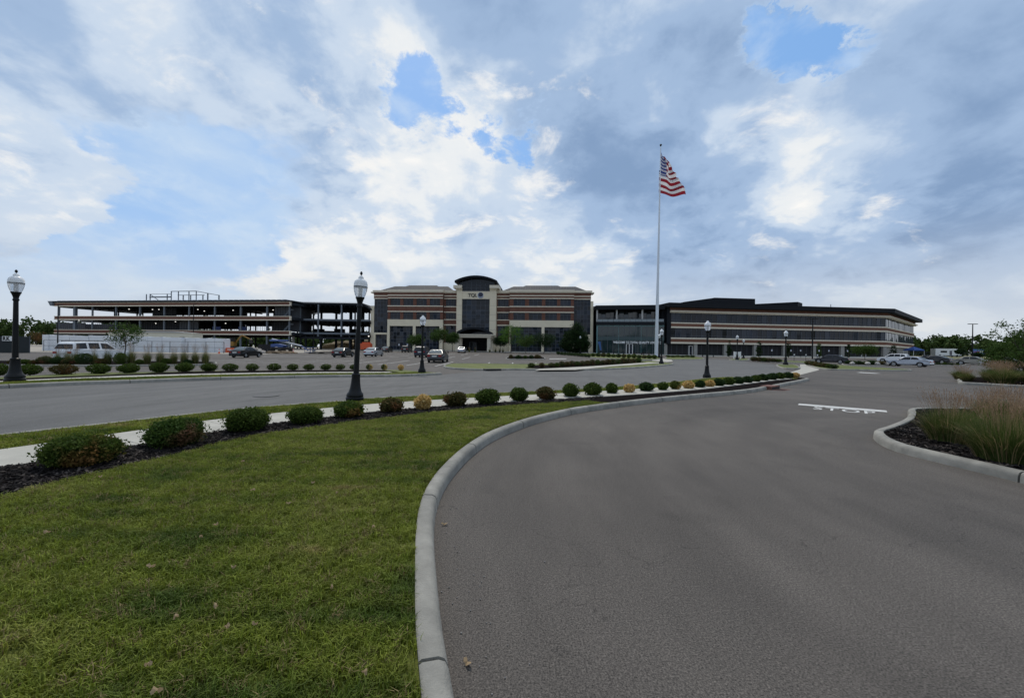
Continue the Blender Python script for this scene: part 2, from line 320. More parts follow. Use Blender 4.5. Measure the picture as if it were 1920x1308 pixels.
WRAP = mat('white_wrap', (.66, .68, .71), .5, var=.05, vscale=2, bump=.4, bscale=3)

# ------------------------------------------------------------------ mesh helpers
class MB:
    def __init__(s): s.v = []; s.f = []; s.m = []
    def face(s, pts, m=0):
        b = len(s.v); s.v += [tuple(p) for p in pts]; s.f.append(tuple(range(b, b + len(pts)))); s.m.append(m); return s
    def box(s, x0, x1, y0, y1, z0, z1, m=0):
        b = len(s.v)
        s.v += [(x0, y0, z0), (x1, y0, z0), (x1, y1, z0), (x0, y1, z0), (x0, y0, z1), (x1, y0, z1), (x1, y1, z1), (x0, y1, z1)]
        for q in ((0, 3, 2, 1), (4, 5, 6, 7), (0, 1, 5, 4), (1, 2, 6, 5), (2, 3, 7, 6), (3, 0, 4, 7)): s.f.append(tuple(b + i for i in q)); s.m.append(m)
        return s
    def tube(s, p0, p1, r0, r1=None, n=8, m=0, cap=True):
        r1 = r0 if r1 is None else r1
        p0, p1 = Vector(p0), Vector(p1); d = (p1 - p0)
        if d.length < 1e-6: return s
        d.normalize(); a = d.orthogonal().normalized(); c = d.cross(a); b = len(s.v)
        for p, r in ((p0, r0), (p1, r1)):
            for i in range(n):
                t = 2 * math.pi * i / n; s.v.append(tuple(p + a * (r * math.cos(t)) + c * (r * math.sin(t))))
        for i in range(n):
            j = (i + 1) % n; s.f.append((b + i, b + j, b + n + j, b + n + i)); s.m.append(m)
        if cap:
            s.f.append(tuple(b + i for i in reversed(range(n)))); s.m.append(m); s.f.append(tuple(b + n + i for i in range(n))); s.m.append(m)
        return s
    def lathe(s, prof, n=20, c=(0, 0, 0), m=0):
        b = len(s.v)
        for r, z in prof:
            for i in range(n):
                t = 2 * math.pi * i / n; s.v.append((c[0] + r * math.cos(t), c[1] + r * math.sin(t), c[2] + z))
        for k in range(len(prof) - 1):
            for i in range(n):
                j = (i + 1) % n; s.f.append((b + k * n + i, b + k * n + j, b + (k + 1) * n + j, b + (k + 1) * n + i)); s.m.append(m)
        s.f.append(tuple(b + i for i in reversed(range(n)))); s.m.append(m)
        s.f.append(tuple(b + (len(prof) - 1) * n + i for i in range(n))); s.m.append(m)
        return s
    def prism(s, poly, axis, a, b_, m=0):
        """polygon of 2D points extruded along axis ('x','y','z') from a to b_"""
        def P(p, t): return {'x': (t, p[0], p[1]), 'y': (p[0], t, p[1]), 'z': (p[0], p[1], t)}[axis]
        n = len(poly); b = len(s.v)
        s.v += [P(p, a) for p in poly] + [P(p, b_) for p in poly]
        s.f.append(tuple(b + i for i in reversed(range(n)))); s.m.append(m); s.f.append(tuple(b + n + i for i in range(n))); s.m.append(m)
        for i in range(n):
            j = (i + 1) % n; s.f.append((b + i, b + j, b + n + j, b + n + i)); s.m.append(m)
        return s
    def mesh(s, name, mats, smooth=False):
        me = bpy.data.meshes.new(name); me.from_pydata(s.v, [], s.f)
        for mm in (mats if isinstance(mats, (list, tuple)) else [mats]): me.materials.append(mm)
        me.polygons.foreach_set('material_index', s.m)
        if smooth: me.polygons.foreach_set('use_smooth', [True] * len(s.f))
        bm = bmesh.new(); bm.from_mesh(me); bmesh.ops.recalc_face_normals(bm, faces=bm.faces); bm.to_mesh(me); bm.free()
        if smooth: me.set_sharp_from_angle(angle=R(40))
        return me
    def build(s, name, mats, parent=None, smooth=False, loc=None):
        return link(name, s.mesh(name, mats, smooth), parent, loc)
def link(name, me, parent=None, loc=None, rz=0.0):
    o = bpy.data.objects.new(name, me); COL.objects.link(o)
    if parent is not None: o.parent = parent
    if loc is not None: o.location = loc
    if rz: o.rotation_euler[2] = rz
    return o
def tag(o, label=None, cat=None, group=None, kind=None):
    if label: o['label'] = label
    if cat: o['category'] = cat
    if group: o['group'] = group
    if kind: o['kind'] = kind
    return o
def thing(name, label, cat, loc=(0, 0, 0), rz=0.0, group=None, kind=None):
    o = link(name, None, None, loc, rz)
    return tag(o, label, cat, group, kind)
def dup(root, loc, rz=0.0, label=None, scale=None, group=None):
    r = root.copy(); COL.objects.link(r); r.location = loc; r.rotation_euler = (0, 0, rz)
    if scale is not None: r.scale = scale if isinstance(scale, tuple) else (scale,) * 3
    if label: r['label'] = label
    if group: r['group'] = group
    for ch in root.children:
        c = ch.copy(); COL.objects.link(c); c.parent = r
        for gch in ch.children:
            d = gch.copy(); COL.objects.link(d); d.parent = c
    return r
ORD = ['first', 'second', 'third', 'fourth', 'fifth', 'sixth', 'seventh', 'eighth', 'ninth', 'tenth', 'eleventh', 'twelfth', 'thirteenth', 'fourteenth', 'fifteenth', 'sixteenth', 'seventeenth', 'eighteenth', 'nineteenth', 'twentieth'] \
    + ['twenty-' + w for w in ('first', 'second', 'third', 'fourth', 'fifth', 'sixth', 'seventh', 'eighth', 'ninth')] + ['thirtieth'] + ['thirty-' + w for w in ('first', 'second', 'third', 'fourth', 'fifth', 'sixth', 'seventh', 'eighth', 'ninth')] + ['fortieth']

def catmull(p, n=8, closed=False):
    p = [Vector((a[0], a[1])) for a in p]; out = []; k = len(p)
    rng_ = range(k) if closed else range(k - 1)
    for i in rng_:
        g = (lambda j: p[j % k]) if closed else (lambda j: p[min(max(j, 0), k - 1)])
        a, b, c, d = g(i - 1), g(i), g(i + 1), g(i + 2)
        for s in range(n):
            t = s / n
            out.append(0.5 * (2 * b + (c - a) * t + (2 * a - 5 * b + 4 * c - d) * t * t + (3 * b - a - 3 * c + d) * t ** 3))
    if not closed: out.append(p[-1].copy())
    return out
def area2(p): return sum(p[i][0] * p[(i + 1) % len(p)][1] - p[(i + 1) % len(p)][0] * p[i][1] for i in range(len(p))) / 2
def offset(path, d, closed=False):
    """shift a path to its left by d"""
    n = len(path); out = []
    for i in range(n):
        a = path[(i - 1) % n] if closed else path[max(i - 1, 0)]; b = path[(i + 1) % n] if closed else path[min(i + 1, n - 1)]
        t = Vector((b[0] - a[0], b[1] - a[1]));
        if t.length < 1e-9: out.append(Vector((path[i][0], path[i][1]))); continue
        t.normalize(); out.append(Vector((path[i][0] - t.y * d, path[i][1] + t.x * d)))
    return out
def sheet(name, poly, dz, material, label=None, kind='structure', parent=None, cat=None):
    """polygon laid on the terrain, dz above it"""
    bm = bmesh.new(); vs = [bm.verts.new((p[0], p[1], 0)) for p in poly]
    f = bm.faces.new(vs); f.normal_update(); bmesh.ops.triangulate(bm, faces=[f], ngon_method='EAR_CLIP')
    xs = [p[0] for p in poly]; ys = [p[1] for p in poly]
    for (v, _) in HX:
        if min(xs) < v < max(xs): bmesh.ops.bisect_plane(bm, geom=bm.verts[:] + bm.edges[:] + bm.faces[:], plane_co=(v, 0, 0), plane_no=(1, 0, 0))
    for (v, _) in HY:
        if min(ys) < v < max(ys): bmesh.ops.bisect_plane(bm, geom=bm.verts[:] + bm.edges[:] + bm.faces[:], plane_co=(0, v, 0), plane_no=(0, 1, 0))
    for v in bm.verts: v.co.z = H(v.co.x, v.co.y) + dz
    bmesh.ops.recalc_face_normals(bm, faces=bm.faces)
    for f in bm.faces:
        if f.normal.z < 0: f.normal_flip()
    me = bpy.data.meshes.new(name); bm.to_mesh(me); bm.free(); me.materials.append(material)
    o = link(name, me, parent)
    if parent is None: tag(o, label, cat, None, kind)
    return o
KPROF = [(0.0, -.06), (.012, .085), (.03, .122), (.06, .138), (.14, .142), (.155, .132), (.158, -.05)]
def kerb(label, path, closed=False, seg=3.0, h=1.0):
    """a run of kerb stones; the bed it holds lies to the left of the path"""
    root = thing('kerb', label, 'kerb', kind='structure')
    P = list(path) + ([path[0]] if closed else [])
    d = [0.0]
    for a, b in zip(P, P[1:]): d.append(d[-1] + math.hypot(b[0] - a[0], b[1] - a[1]))
    total = d[-1]; n = max(1, round(total / seg)); L = total / n
    def at(s):
        s = min(max(s, 0), total)
        for i in range(len(d) - 1):
            if s <= d[i + 1] + 1e-9:
                t = (s - d[i]) / max(d[i + 1] - d[i], 1e-9)
                a, b = P[i], P[i + 1]
                return Vector((a[0] + (b[0] - a[0]) * t, a[1] + (b[1] - a[1]) * t))
        return Vector((P[-1][0], P[-1][1]))
    for k in range(n):
        mb = MB(); s0, s1 = k * L + .011, (k + 1) * L - .011; m = 10; rows = []
        for i in range(m + 1):
            s = s0 + (s1 - s0) * i / m; p = at(s)
            if closed: t = at((s + .08) % total) - at((s - .08) % total)
            else: t = at(s + .08) - at(s - .08)
            t.normalize(); nrm = Vector((-t.y, t.x)); row = []
            for (o, z) in KPROF:
                q = p + nrm * o; row.append((q.x, q.y, H(p.x, p.y) + z * h))
            rows.append(row)
        b = 0; np_ = len(KPROF)
        for row in rows: mb.v += row
        for i in range(m):
            for j in range(np_ - 1): mb.f.append((i * np_ + j, (i + 1) * np_ + j, (i + 1) * np_ + j + 1, i * np_ + j + 1)); mb.m.append(0)
        mb.f.append(tuple(range(np_))); mb.m.append(0); mb.f.append(tuple(m * np_ + j for j in reversed(range(np_)))); mb.m.append(0)
        mb.build('kerb_stone', KERBM, root, smooth=True)
    return root

# ------------------------------------------------------------------ ground sheets
ring = [(-2500, -2500), (2500, -2500), (2500, 3500), (-2500, 3500)]
FIELD = mat('field', (.10, .105, .035), .95, var=.3, vscale=.4, coords='World', col2=(.20, .17, .08), c2scale=.03)
sheet('ground', ring, -.02, FIELD, 'open grass land reaching to the horizon around the site', cat='ground')
lot = sheet('parking_lot', [(-130, -40), (150, -40), (190, 112), (60, 108), (30, 112), (-48, 116), (-130, 76)], 0.0, A_LOT, 'brownish grey asphalt car park and drive in front of the offices', cat='car park')
sheet('yard', [(-260, 72), (-46, 72), (-44, 122), (-44, 330), (-260, 330)], .008, DIRT, 'pale bare gravel of the building site around the steel frame', cat='yard')
# main island between the road and the drive
near_kerb = [G(*p) for p in [(850, 1308), (826, 1150), (815, 1000), (825, 940), (850, 895), (890, 852), (935, 822), (1000, 796), (1060, 780), (1100, 772), (1200, 758), (1300, 747), (1400, 737), (1450, 728), (1500, 717)]]
near_kerb = [(2.4, -4.0), (1.0, -1.4), (.12, .7)] + near_kerb
tip = [(16.9, 22.6), (17.7, 23.6), (17.6, 24.6)]
road_edge = [G(*p, .13) for p in [(1450, 703), (1420, 705.2), (1360, 706.5), (1320, 709), (1226, 718.5), (1095, 728), (860, 738), (717, 744), (633, 750.7), (483, 761.7), (333, 776.7), (200, 791.7), (0, 813)]] + [(-9.1, 4.4), (-9.8, 1.8), (-10.1, -1), (-10.2, -4)]
K1 = catmull(near_kerb[:-1] + tip + road_edge, 7)
far_kerb = [(-21.5, -4), (-20.5, 1.5), (-18.8, 7.5), (-17.1, 12)] + [G(*p) for p in [(107, 723.5), (220, 719.5), (390, 713), (600, 708), (756, 706)]] + [(-4.9, 23.6), (-4.3, 24.4), (-4.7, 25.0)]
K2 = catmull(far_kerb, 7)
road_poly = [p for p in K1 if p[1] > 22 or p[0] < 16][len(catmull(near_kerb[:-1] + tip, 7)):]
road_poly = [(17.8, 25.2)] + [p for p in catmull(road_edge, 6)] + [(-21.5, -4)] + [p for p in K2[1:-14]] + [(-4.4, 24.2), (-2.0, 29.5), (5.1, 31.1), (9.7, 34.4), (18.2, 45), (24.6, 60), (30, 74), (42, 76), (35, 52), (28.7, 42), (24, 34), (19.4, 28)]
sheet('road', road_poly, .004, A_ROAD, 'smooth bluish grey asphalt drive curving past the lamps to the entrance', cat='road')
kerb('grey concrete kerb curving round the foreground lawn and its shrub bed', K1, seg=2.2)
lawn_near = sheet('lawn', offset(K1, .11), .105, GRASS, 'mown green lawn in the left foreground inside the curved kerb', cat='lawn')

# sidewalk as slabs between two smooth curves
sw_far = catmull([(-9.0, 1.0), (-8.1, 3.4)] + [G(*p, .13) for p in [(0, 843), (273, 805), (417, 785), (633, 763), (704, 757), (808, 750), (938, 743), (1095, 735), (1195, 729), (1258, 724.5)]] + [(10, 19.4), (13.4, 22.3), (16.2, 24.3)], 12)
def resample(path, step):
    out = [Vector(path[0])]; acc = 0
    for a, b in zip(path, path[1:]):
        a, b = Vector(a), Vector(b); L = (b - a).length
        if L < 1e-9: continue
        pos = step - acc
        while pos <= L: out.append(a + (b - a) * (pos / L)); pos += step
        acc = L - (pos - step)
    return out
sw = thing('sidewalk', 'pale concrete sidewalk running beside the shrub bed and the road', 'sidewalk', kind='structure')
c0 = resample(sw_far, 1.5)
c0s = [offset(resample(sw_far, .1), -w) for w in (0, 1.28)]
fine = resample(sw_far, .1)
per = 15
for k in range(0, len(fine) - per, per):
    idx = range(k, k + per + 1, 3); mb = MB(); top, bot = [], []
    A = [c0s[0][min(i, len(fine) - 1)] for i in idx]; B = [c0s[1][min(i, len(fine) - 1)] for i in idx]
    def shrink(a, b, t): return a + (b - a) * t
    A[0] = shrink(A[0], A[1], .02); B[0] = shrink(B[0], B[1], .02); A[-1] = shrink(A[-1], A[-2], .02); B[-1] = shrink(B[-1], B[-2], .02)
    for i in range(len(A) - 1):
        q = [A[i], A[i + 1], B[i + 1], B[i]]; mb.face([(p.x, p.y, H(p.x, p.y) + .138) for p in q])
    ringp = A + B[::-1]
    for i in range(len(ringp)):
        a, b = ringp[i], ringp[(i + 1) % len(ringp)]; mb.face([(a.x, a.y, H(a.x, a.y) + .138), (b.x, b.y, H(b.x, b.y) + .138), (b.x, b.y, H(b.x, b.y)), (a.x, a.y, H(a.x, a.y))])
    mb.build('slab', CONC, sw)
sw_near = offset(fine, -1.27)
mulch_edge = [(-6.0, .2), (-5.5, 2.2)] + [G(*p, .12) for p in [(0, 932), (100, 908), (200, 883), (333, 853), (467, 820), (633, 796), (704, 787), (834, 771.5), (965, 761), (1095, 752.5)]]
inner = offset(K1, .13); i0 = min(range(len(inner)), key=lambda i: (inner[i] - Vector((2.6, 11.9))).length); i1 = min(range(len(inner)), key=lambda i: (inner[i] - Vector((17.4, 24.2))).length)
mul_poly = [Vector(p) for p in catmull(mulch_edge, 6)] + inner[i0 + 1:i1 + 1] + [Vector(p) for p in reversed(sw_near)]
def drop_close(p):
    out = [p[0]]
    for q in p[1:]:
        if (Vector(q) - Vector(out[-1])).length > .02: out.append(q)
    return out
sheet('mulch_bed', drop_close(mul_poly), .122, MULCH, 'black mulch bed of the near shrub row beside the sidewalk', cat='mulch')

# strip beyond the road
kerb('straight grey kerb along the far side of the left road', K2)
far_back = [(-7.4, 27.2)] + [G(*p, .13) for p in [(640, 692.5), (340, 695), (150, 698)]] + [(-22.2, 17.2), (-25, 11), (-27, 4), (-28, -4)]
far_back = catmull(far_back, 6)
inK2 = offset(K2, .11)
lawn_far = sheet('lawn', inK2 + far_back, .105, GRASS, 'narrow grass strip beyond the left road with the far lamps', cat='lawn')
def strip(path, a, b): return offset(path, a) + list(reversed(offset(path, b)))
K2s = K2[:-16]
fsw = thing('sidewalk', 'thin pale sidewalk on the far side of the left road', 'sidewalk', kind='structure')
fp = resample(K2s, .25); fa, fb = offset(fp, 1.7), offset(fp, 2.6)
for k in range(0, len(fp) - 8, 8):
    mb = MB()
    for i in range(k, k + 8):
        t0 = .06 if i == k else 0
        a0, a1, b0, b1 = fa[i] + (fa[i + 1] - fa[i]) * t0, fa[i + 1], fb[i] + (fb[i + 1] - fb[i]) * t0, fb[i + 1]
        mb.face([(p.x, p.y, H(p.x, p.y) + .135) for p in (a0, a1, b1, b0)])
    mb.build('slab', CONC, fsw)
sheet('mulch_bed', drop_close(strip(K2s, 2.62, 4.7)), .118, MULCH, 'black mulch bed under the far shrub row beyond the road', cat='mulch')

# concrete aprons where walks cross the drives
def apx(pts, dz=0): return [G(*p, dz) for p in pts]
sheet('crossing', apx([(1500, 683), (1500, 692.5), (1462, 704), (1486, 707), (1536, 693.5), (1531, 687.5), (1515, 683)]), .012, CONC, 'pale concrete crossing curving between the small lamp island and the rose bed', cat='pavement')
sheet('crossing', apx([(1229, 671), (1222, 676), (1250, 678.5), (1262, 677.5), (1258, 673)]), .012, CONC, 'pale concrete crossing right of the flagpole lawn by a lamp', cat='pavement')
sheet('plaza', [(-42, 113), (20, 108), (40, 104), (60, 101), (120, 109), (150, 135), (132, 140), (116, 121.5), (45, 113), (26, 117), (-42, 122.5)], .02, CONC, 'pale concrete walk along the office fronts', cat='pavement')

def island(label, pts, fill, fill_label, px=True, smooth=5, kl=None, fillname='lawn', dz=.10):
    p = apx(pts) if px else pts
    p = catmull(p, smooth, True)
    if area2(p) < 0: p = p[::-1]
    kerb(label, p, True)
    return sheet(fillname, offset(p, .1, True), dz, fill, fill_label, cat='planting bed' if fill is MULCH else 'lawn')
isl_left = island('grey kerb round the reed bed in front of the white SUV', [(-60, 686), (0, 686.3), (110, 687), (200, 687), (330, 686.3), (395, 684.3), (408, 682.2), (395, 680), (330, 679), (200, 678.5), (0, 678), (-60, 677.5)], MULCH, 'dark mulch under the reed clumps in front of the white SUV', fillname='mulch_bed')
isl_d = island('grey kerb round the long lawn island before the car park entry', [(831, 688.5), (850, 692.3), (907, 694.8), (960, 694), (1080, 694.7), (1169, 692), (1225, 688), (1258, 684.6), (1262, 682.5), (1240, 680.3), (1215, 677.5), (1150, 679.5), (1080, 682), (989, 683.8), (920, 683.2), (860, 682.8), (841, 684)], GRASS, 'bright green lawn island in the middle of the car park')
sheet('sidewalk', apx([(1003, 694.3), (1078, 693.8), (1150, 686.8), (1222, 681.7), (1246, 680.6), (1240, 680.2), (1218, 679.4), (1150, 684.2), (1100, 687.6), (1012, 691.8)], .1), .13, CONC, 'pale walk along the rose row on the middle island', cat='sidewalk')
sheet('mulch_bed', apx([(985, 689.5), (1010, 691), (1100, 686.8), (1150, 683.4), (1212, 679), (1205, 678.3), (1150, 680.2), (1080, 682.8), (1000, 684.6)], .1), .118, MULCH, 'dark mulch under the rose row on the middle island', cat='mulch')
isl_e = island('pale kerb round the small oval bed before the brick office', [(948, 673), (962, 674.3), (1010, 674.3), (1023, 673), (1016, 669.2), (1000, 668.4), (970, 668.4), (955, 669.2)], MULCH, 'dark mulch of the small oval bed before the brick office', fillname='mulch_bed')
isl_f = island('low kerb round the hedge lawn at the foot of the flagpole', [(1043, 664.5), (1080, 668), (1120, 671.5), (1180, 674.5), (1228, 674.8), (1240, 672), (1236, 668.5), (1200, 666), (1120, 663.6), (1060, 662)], GRASS, 'lawn with low hedges at the foot of the flagpole')
isl_fr = island('low kerb round the lawn right of the flagpole', [(1246, 673.2), (1285, 674.4), (1320, 673.6), (1312, 670.5), (1285, 668), (1262, 667)], GRASS, 'small lawn right of the flagpole before the dark glass link')
isl_l = island('small kerb round the lamp island before the white sign', [(1366, 675), (1384, 676.3), (1401, 676), (1405, 674.3), (1396, 673), (1376, 673.3)], GRASS, 'tiny lawn under two lamps before the white sign')
isl_s = island('pale kerb round the small lamp island beside the concrete crossing', [(1455, 685.8), (1464, 690.6), (1482, 692), (1498, 692.2), (1500, 689), (1489, 684.6), (1464, 683.8)], GRASS, 'small lawn under the lamp beside the concrete crossing')
isl_h = island('long kerb round the rose bed and lawn strip right of the crossing', [(1514, 684), (1530, 690.5), (1560, 693.8), (1630, 695), (1706, 695.6), (1690, 692.8), (1600, 687.4), (1540, 682)], GRASS, 'narrow lawn behind the rose bed right of the crossing')
isl_h1 = island('kerb round the low hedge before the right office', [(1406, 675.4), (1420, 678), (1466, 679.6), (1520, 681.5), (1522, 679), (1466, 676.4), (1415, 674.4)], GRASS, 'grass under the low hedge before the right office')
isl_b = island('kerb round the boulder bed before the white crossover', [(1578, 683.5), (1600, 685), (1640, 686), (1682, 685), (1676, 682.5), (1640, 680.5), (1590, 680)], MULCH, 'mulch of the boulder bed before the white crossover', fillname='mulch_bed')
isl_b2 = island('kerb round the low shrub bed beside the dark sedans', [(1736, 684), (1770, 685.4), (1804, 685.3), (1810, 683.6), (1770, 682), (1742, 682)], MULCH, 'mulch of the low shrub bed beside the dark sedans', fillname='mulch_bed')
g1 = apx([(1637, 817), (1642, 828), (1660, 839), (1690, 850), (1757, 867), (1840, 887), (1920, 907)])
G1 = [(6.75, 3.2), (10, 2.4), (17, 3.0), (18.5, 8.5), (17.4, 11.6), (14.6, 11.35), (12.2, 11.3), (11.2, 11.1), (10.4, 10.35), (9.3, 9.35), (8.0, 8.4)]
isl_g1 = island('rounded concrete kerb of the near right reed bed', g1 + G1, MULCH, 'black mulch in the near right reed bed', px=False, smooth=6, fillname='mulch_bed')
g2 = [G(1797, 717.5), G(1800, 720.2), G(1850, 723), G(1920, 727), (29.5, 19.2), (40, 19), (52, 24), (52, 31), (42, 31.2), (36.5, 29.9), (33.6, 29.0), (29.5, 26.1)]
isl_g2 = island('grey kerb of the far right reed bed under the tree', g2, MULCH, 'black mulch in the far right reed bed under the tree', px=False, smooth=6, fillname='mulch_bed')

# painted marks: children of the car park
def mark(name, pts, dz=.006): return sheet(name, pts, dz, PAINT, parent=lot)
def line(x, y0, y1, w=.11): mark('parking_line', [(x - w / 2, y0), (x + w / 2, y0), (x + w / 2, y1), (x - w / 2, y1)])
for i in range(16): line(-7.0 - i * 2.62, 36.0, 47.2)
for i in range(18): line(-7.2 - i * 2.62, 57.0, 68.0)
for i in range(14): line(-7.4 - i * 2.62, 78.0, 89.0)
for x in (-2.6, .1, 2.8): line(x, 41.5, 46.5)
mark('crosswalk_bar', apx([(1030, 672.2), (1062, 672.2), (1062, 673.0), (1030, 673.0)]))
mark('lane_arrow', apx([(1605, 698.2), (1640, 700.2), (1652, 700.0), (1636, 699.0), (1614, 697.6)]))
mark('lane_bar', apx([(1431, 677.8), (1453, 678.2), (1451, 679.2), (1433, 678.6)]))
a, b = Vector(G(1497, 758)), Vector(G(1663, 771.5)); dirv = (b - a).normalized(); nv = Vector((-dirv.y, dirv.x))
W = .44
mark('stop_bar', [a - nv * W * .4, b - nv * W * .4, b + nv * W * .6, a + nv * W * .6])
def text_mesh(s, size, extrude=0.0, spacing=1.0, bold=0.0, align='LEFT'):
    cu = bpy.data.curves.new('txt', 'FONT'); cu.body = s; cu.size = size; cu.extrude = extrude; cu.space_character = spacing; cu.offset = bold; cu.align_x = align; cu.resolution_u = 3
    o = bpy.data.objects.new('txt', cu); COL.objects.link(o); dg = bpy.context.evaluated_depsgraph_get(); me = bpy.data.meshes.new_from_object(o.evaluated_get(dg))
    bpy.data.objects.remove(o); return me
me = text_mesh('STOP', 1.1, bold=.010, spacing=1.15); me.materials.append(PAINT)
so = link('stop_lettering', me, lot); p = a + dirv * .40 - nv * .98
so.location = (p.x, p.y, H(p.x, p.y) + .009); so.rotation_euler = (0, 0, math.atan2(dirv.y, dirv.x)); so.scale = (.48, .9, 1)

# inlets and covers
IRON = mat('rusty_iron', (.12, .045, .030), .8, var=.3, vscale=20); IRON2 = mat('dark_iron', (.03, .03, .03), .6)
def manhole(px, py, label):
    x, y = G(px, py); m = MB().lathe([(.38, -.02), (.38, .012), (.34, .016), (.05, .016)], 24); o = m.build('manhole_cover', IRON2, loc=(x, y, H(x, y) + .004)); tag(o, label, 'manhole cover')
manhole(499, 742, 'round dark manhole cover in the left road')
def inlet(px, py, rz, label, w=.9):
    x, y = G(px, py); o = thing('storm_drain', label, 'drain', (x, y, H(x, y)), rz)
    MB().box(-w / 2, w / 2, -.05, .42, -.05, .148).build('hood', IRON, o)
    MB().box(-w / 2 + .06, w / 2 - .06, -.056, -.052, .02, .10).build('slot', DARK, o)
    g = MB().box(-w / 2, w / 2, -.5, -.05, -.03, .008)
    g.build('grate', IRON, o)
    for i in range(6): MB().box(-w / 2 + .1 + i * .13, -w / 2 + .15 + i * .13, -.45, -.1, .006, .0125).build('grate_slot', DARK, o)
inlet(1452, 729.5, R(40), 'rusty red storm drain inlet in the kerb near the island tip', 1.1)
IRON = IRON2
inlet(925, 695, R(28), 'dark storm drain inlet in the kerb of the middle lawn island', 1.3)

# ------------------------------------------------------------------ grass tufts over the turf
def tuft(name, n, h, spread, w):
    mb = MB()
    for i in range(n):
        a = random.uniform(0, 2 * math.pi); r = spread * math.sqrt(random.random()); x, y = r * math.cos(a), r * math.sin(a)
        b = random.uniform(0, 2 * math.pi); lean = random.uniform(.1, .9); hh = h * random.uniform(.55, 1.15); ww = w * random.uniform(.7, 1.2)
        dx, dy = math.cos(b), math.sin(b); px_, py_ = -dy * ww, dx * ww
        p1 = (x + dx * hh * lean * .35, y + dy * hh * lean * .35, hh * .62); p2 = (x + dx * hh * lean, y + dy * hh * lean, hh * (1 - .35 * lean))
        k = len(mb.v); mb.v += [(x - px_, y - py_, -.01), (x + px_, y + py_, -.01), (p1[0] + px_ * .8, p1[1] + py_ * .8, p1[2]), (p1[0] - px_ * .8, p1[1] - py_ * .8, p1[2]), p2]
        mb.f += [(k, k + 1, k + 2, k + 3), (k + 3, k + 2, k + 4)]; mb.m += [0, 0]
    me = bpy.data.meshes.new(name); me.from_pydata(mb.v, [], mb.f); me.materials.append(BLADE)
    return bpy.data.objects.new(name, me)
def scatter(base_poly_obj, name, label, coll, density, smin, smax, seed):
    o = link(name, base_poly_obj.data.copy()); tag(o, label, 'grass', kind='stuff')
    ng = bpy.data.node_groups.new(name, 'GeometryNodeTree')
    ng.interface.new_socket('Geometry', in_out='INPUT', socket_type='NodeSocketGeometry'); ng.interface.new_socket('Geometry', in_out='OUTPUT', socket_type='NodeSocketGeometry')
    N, L = ng.nodes, ng.links; gi = N.new('NodeGroupInput'); go = N.new('NodeGroupOutput')
    dp = N.new('GeometryNodeDistributePointsOnFaces'); dp.inputs['Density'].default_value = density; dp.inputs['Seed'].default_value = seed
    ci = N.new('GeometryNodeCollectionInfo'); ci.inputs['Collection'].default_value = coll; ci.inputs['Separate Children'].default_value = True; ci.inputs['Reset Children'].default_value = True
    ip = N.new('GeometryNodeInstanceOnPoints'); ip.inputs['Pick Instance'].default_value = True
    rv = N.new('FunctionNodeRandomValue'); rv.data_type = 'FLOAT_VECTOR'; rv.inputs[0].default_value = (-.15, -.15, 0); rv.inputs[1].default_value = (.15, .15, 6.283)
    sv = N.new('FunctionNodeRandomValue'); sv.data_type = 'FLOAT'; sv.inputs[2].default_value = smin; sv.inputs[3].default_value = smax
    L.new(gi.outputs[0], dp.inputs['Mesh']); L.new(dp.outputs['Points'], ip.inputs['Points']); L.new(ci.outputs[0], ip.inputs['Instance']); L.new(rv.outputs[0], ip.inputs['Rotation']); L.new(sv.outputs[1], ip.inputs['Scale'])
    L.new(ip.outputs[0], go.inputs[0])
    md = o.modifiers.new('scatter', 'NODES'); md.node_group = ng
    return o
tufts = bpy.data.collections.new('tufts')
for i in range(5): tufts.objects.link(tuft('tuft', 16, .065, .035, .0022))
tufts_far = bpy.data.collections.new('tufts_far')
for i in range(4): tufts_far.objects.link(tuft('far_tuft', 14, .075, .09, .006))
def turf(poly, dz):
    o = sheet('turf', poly, dz, GRASS); return o
def grass_over(poly, dz, coll, density, name, label, smin, smax, seed):
    t = sheet('turf_tmp', poly, dz, GRASS); o = scatter(t, name, label, coll, density, smin, smax, seed); bpy.data.objects.remove(t); return o
edge = [Vector(p) for p in catmull(mulch_edge, 6)]
inn = offset(K1, .175)
near_poly = drop_close([p for p in inn[:i0] if p[1] > .9] + [Vector((2.3, 11.75))] + list(reversed([p for p in edge if p[1] > 2.0])) + [Vector((-5.6, .9))])
grass_over(near_poly, .105, tufts, 1150, 'lawn_grass', 'short green grass blades of the foreground lawn with dry patches', .75, 1.35, 3)
verge_in = list(reversed([p for p in offset(K1, .2) if p[1] > 2.5][-8 - 60:]))
ke = [p for p in offset(K1, .18)]
j0 = min(range(len(ke)), key=lambda i: (ke[i] - Vector((13.0, 23.8))).length)
verge = ke[j0:]; verge = [p for p in verge if p[1] > 2.0]
sfar = offset(resample(sw_far, .5), .03); sfar = [p for p in sfar if p[1] > 2.0 and p[0] < 12.6]
grass_over(drop_close(verge + sfar), .105, tufts_far, 330, 'verge_grass', 'green grass of the verge between sidewalk and left road', .6, 1.0, 5)
vp = resample(K2[:-10], .4); va_, vb_ = offset(vp, .22), offset(vp, 1.66); vm = MB()
for i in range(len(vp) - 1): vm.face([(p.x, p.y, H(p.x, p.y) + .105) for p in (va_[i], va_[i + 1], vb_[i + 1], vb_[i])])
vo_ = vm.build('verge_tmp', GRASS); scatter(vo_, 'far_verge_grass', 'green grass of the narrow verge beyond the left road', tufts_far, 240, .6, .95, 6); bpy.data.objects.remove(vo_)

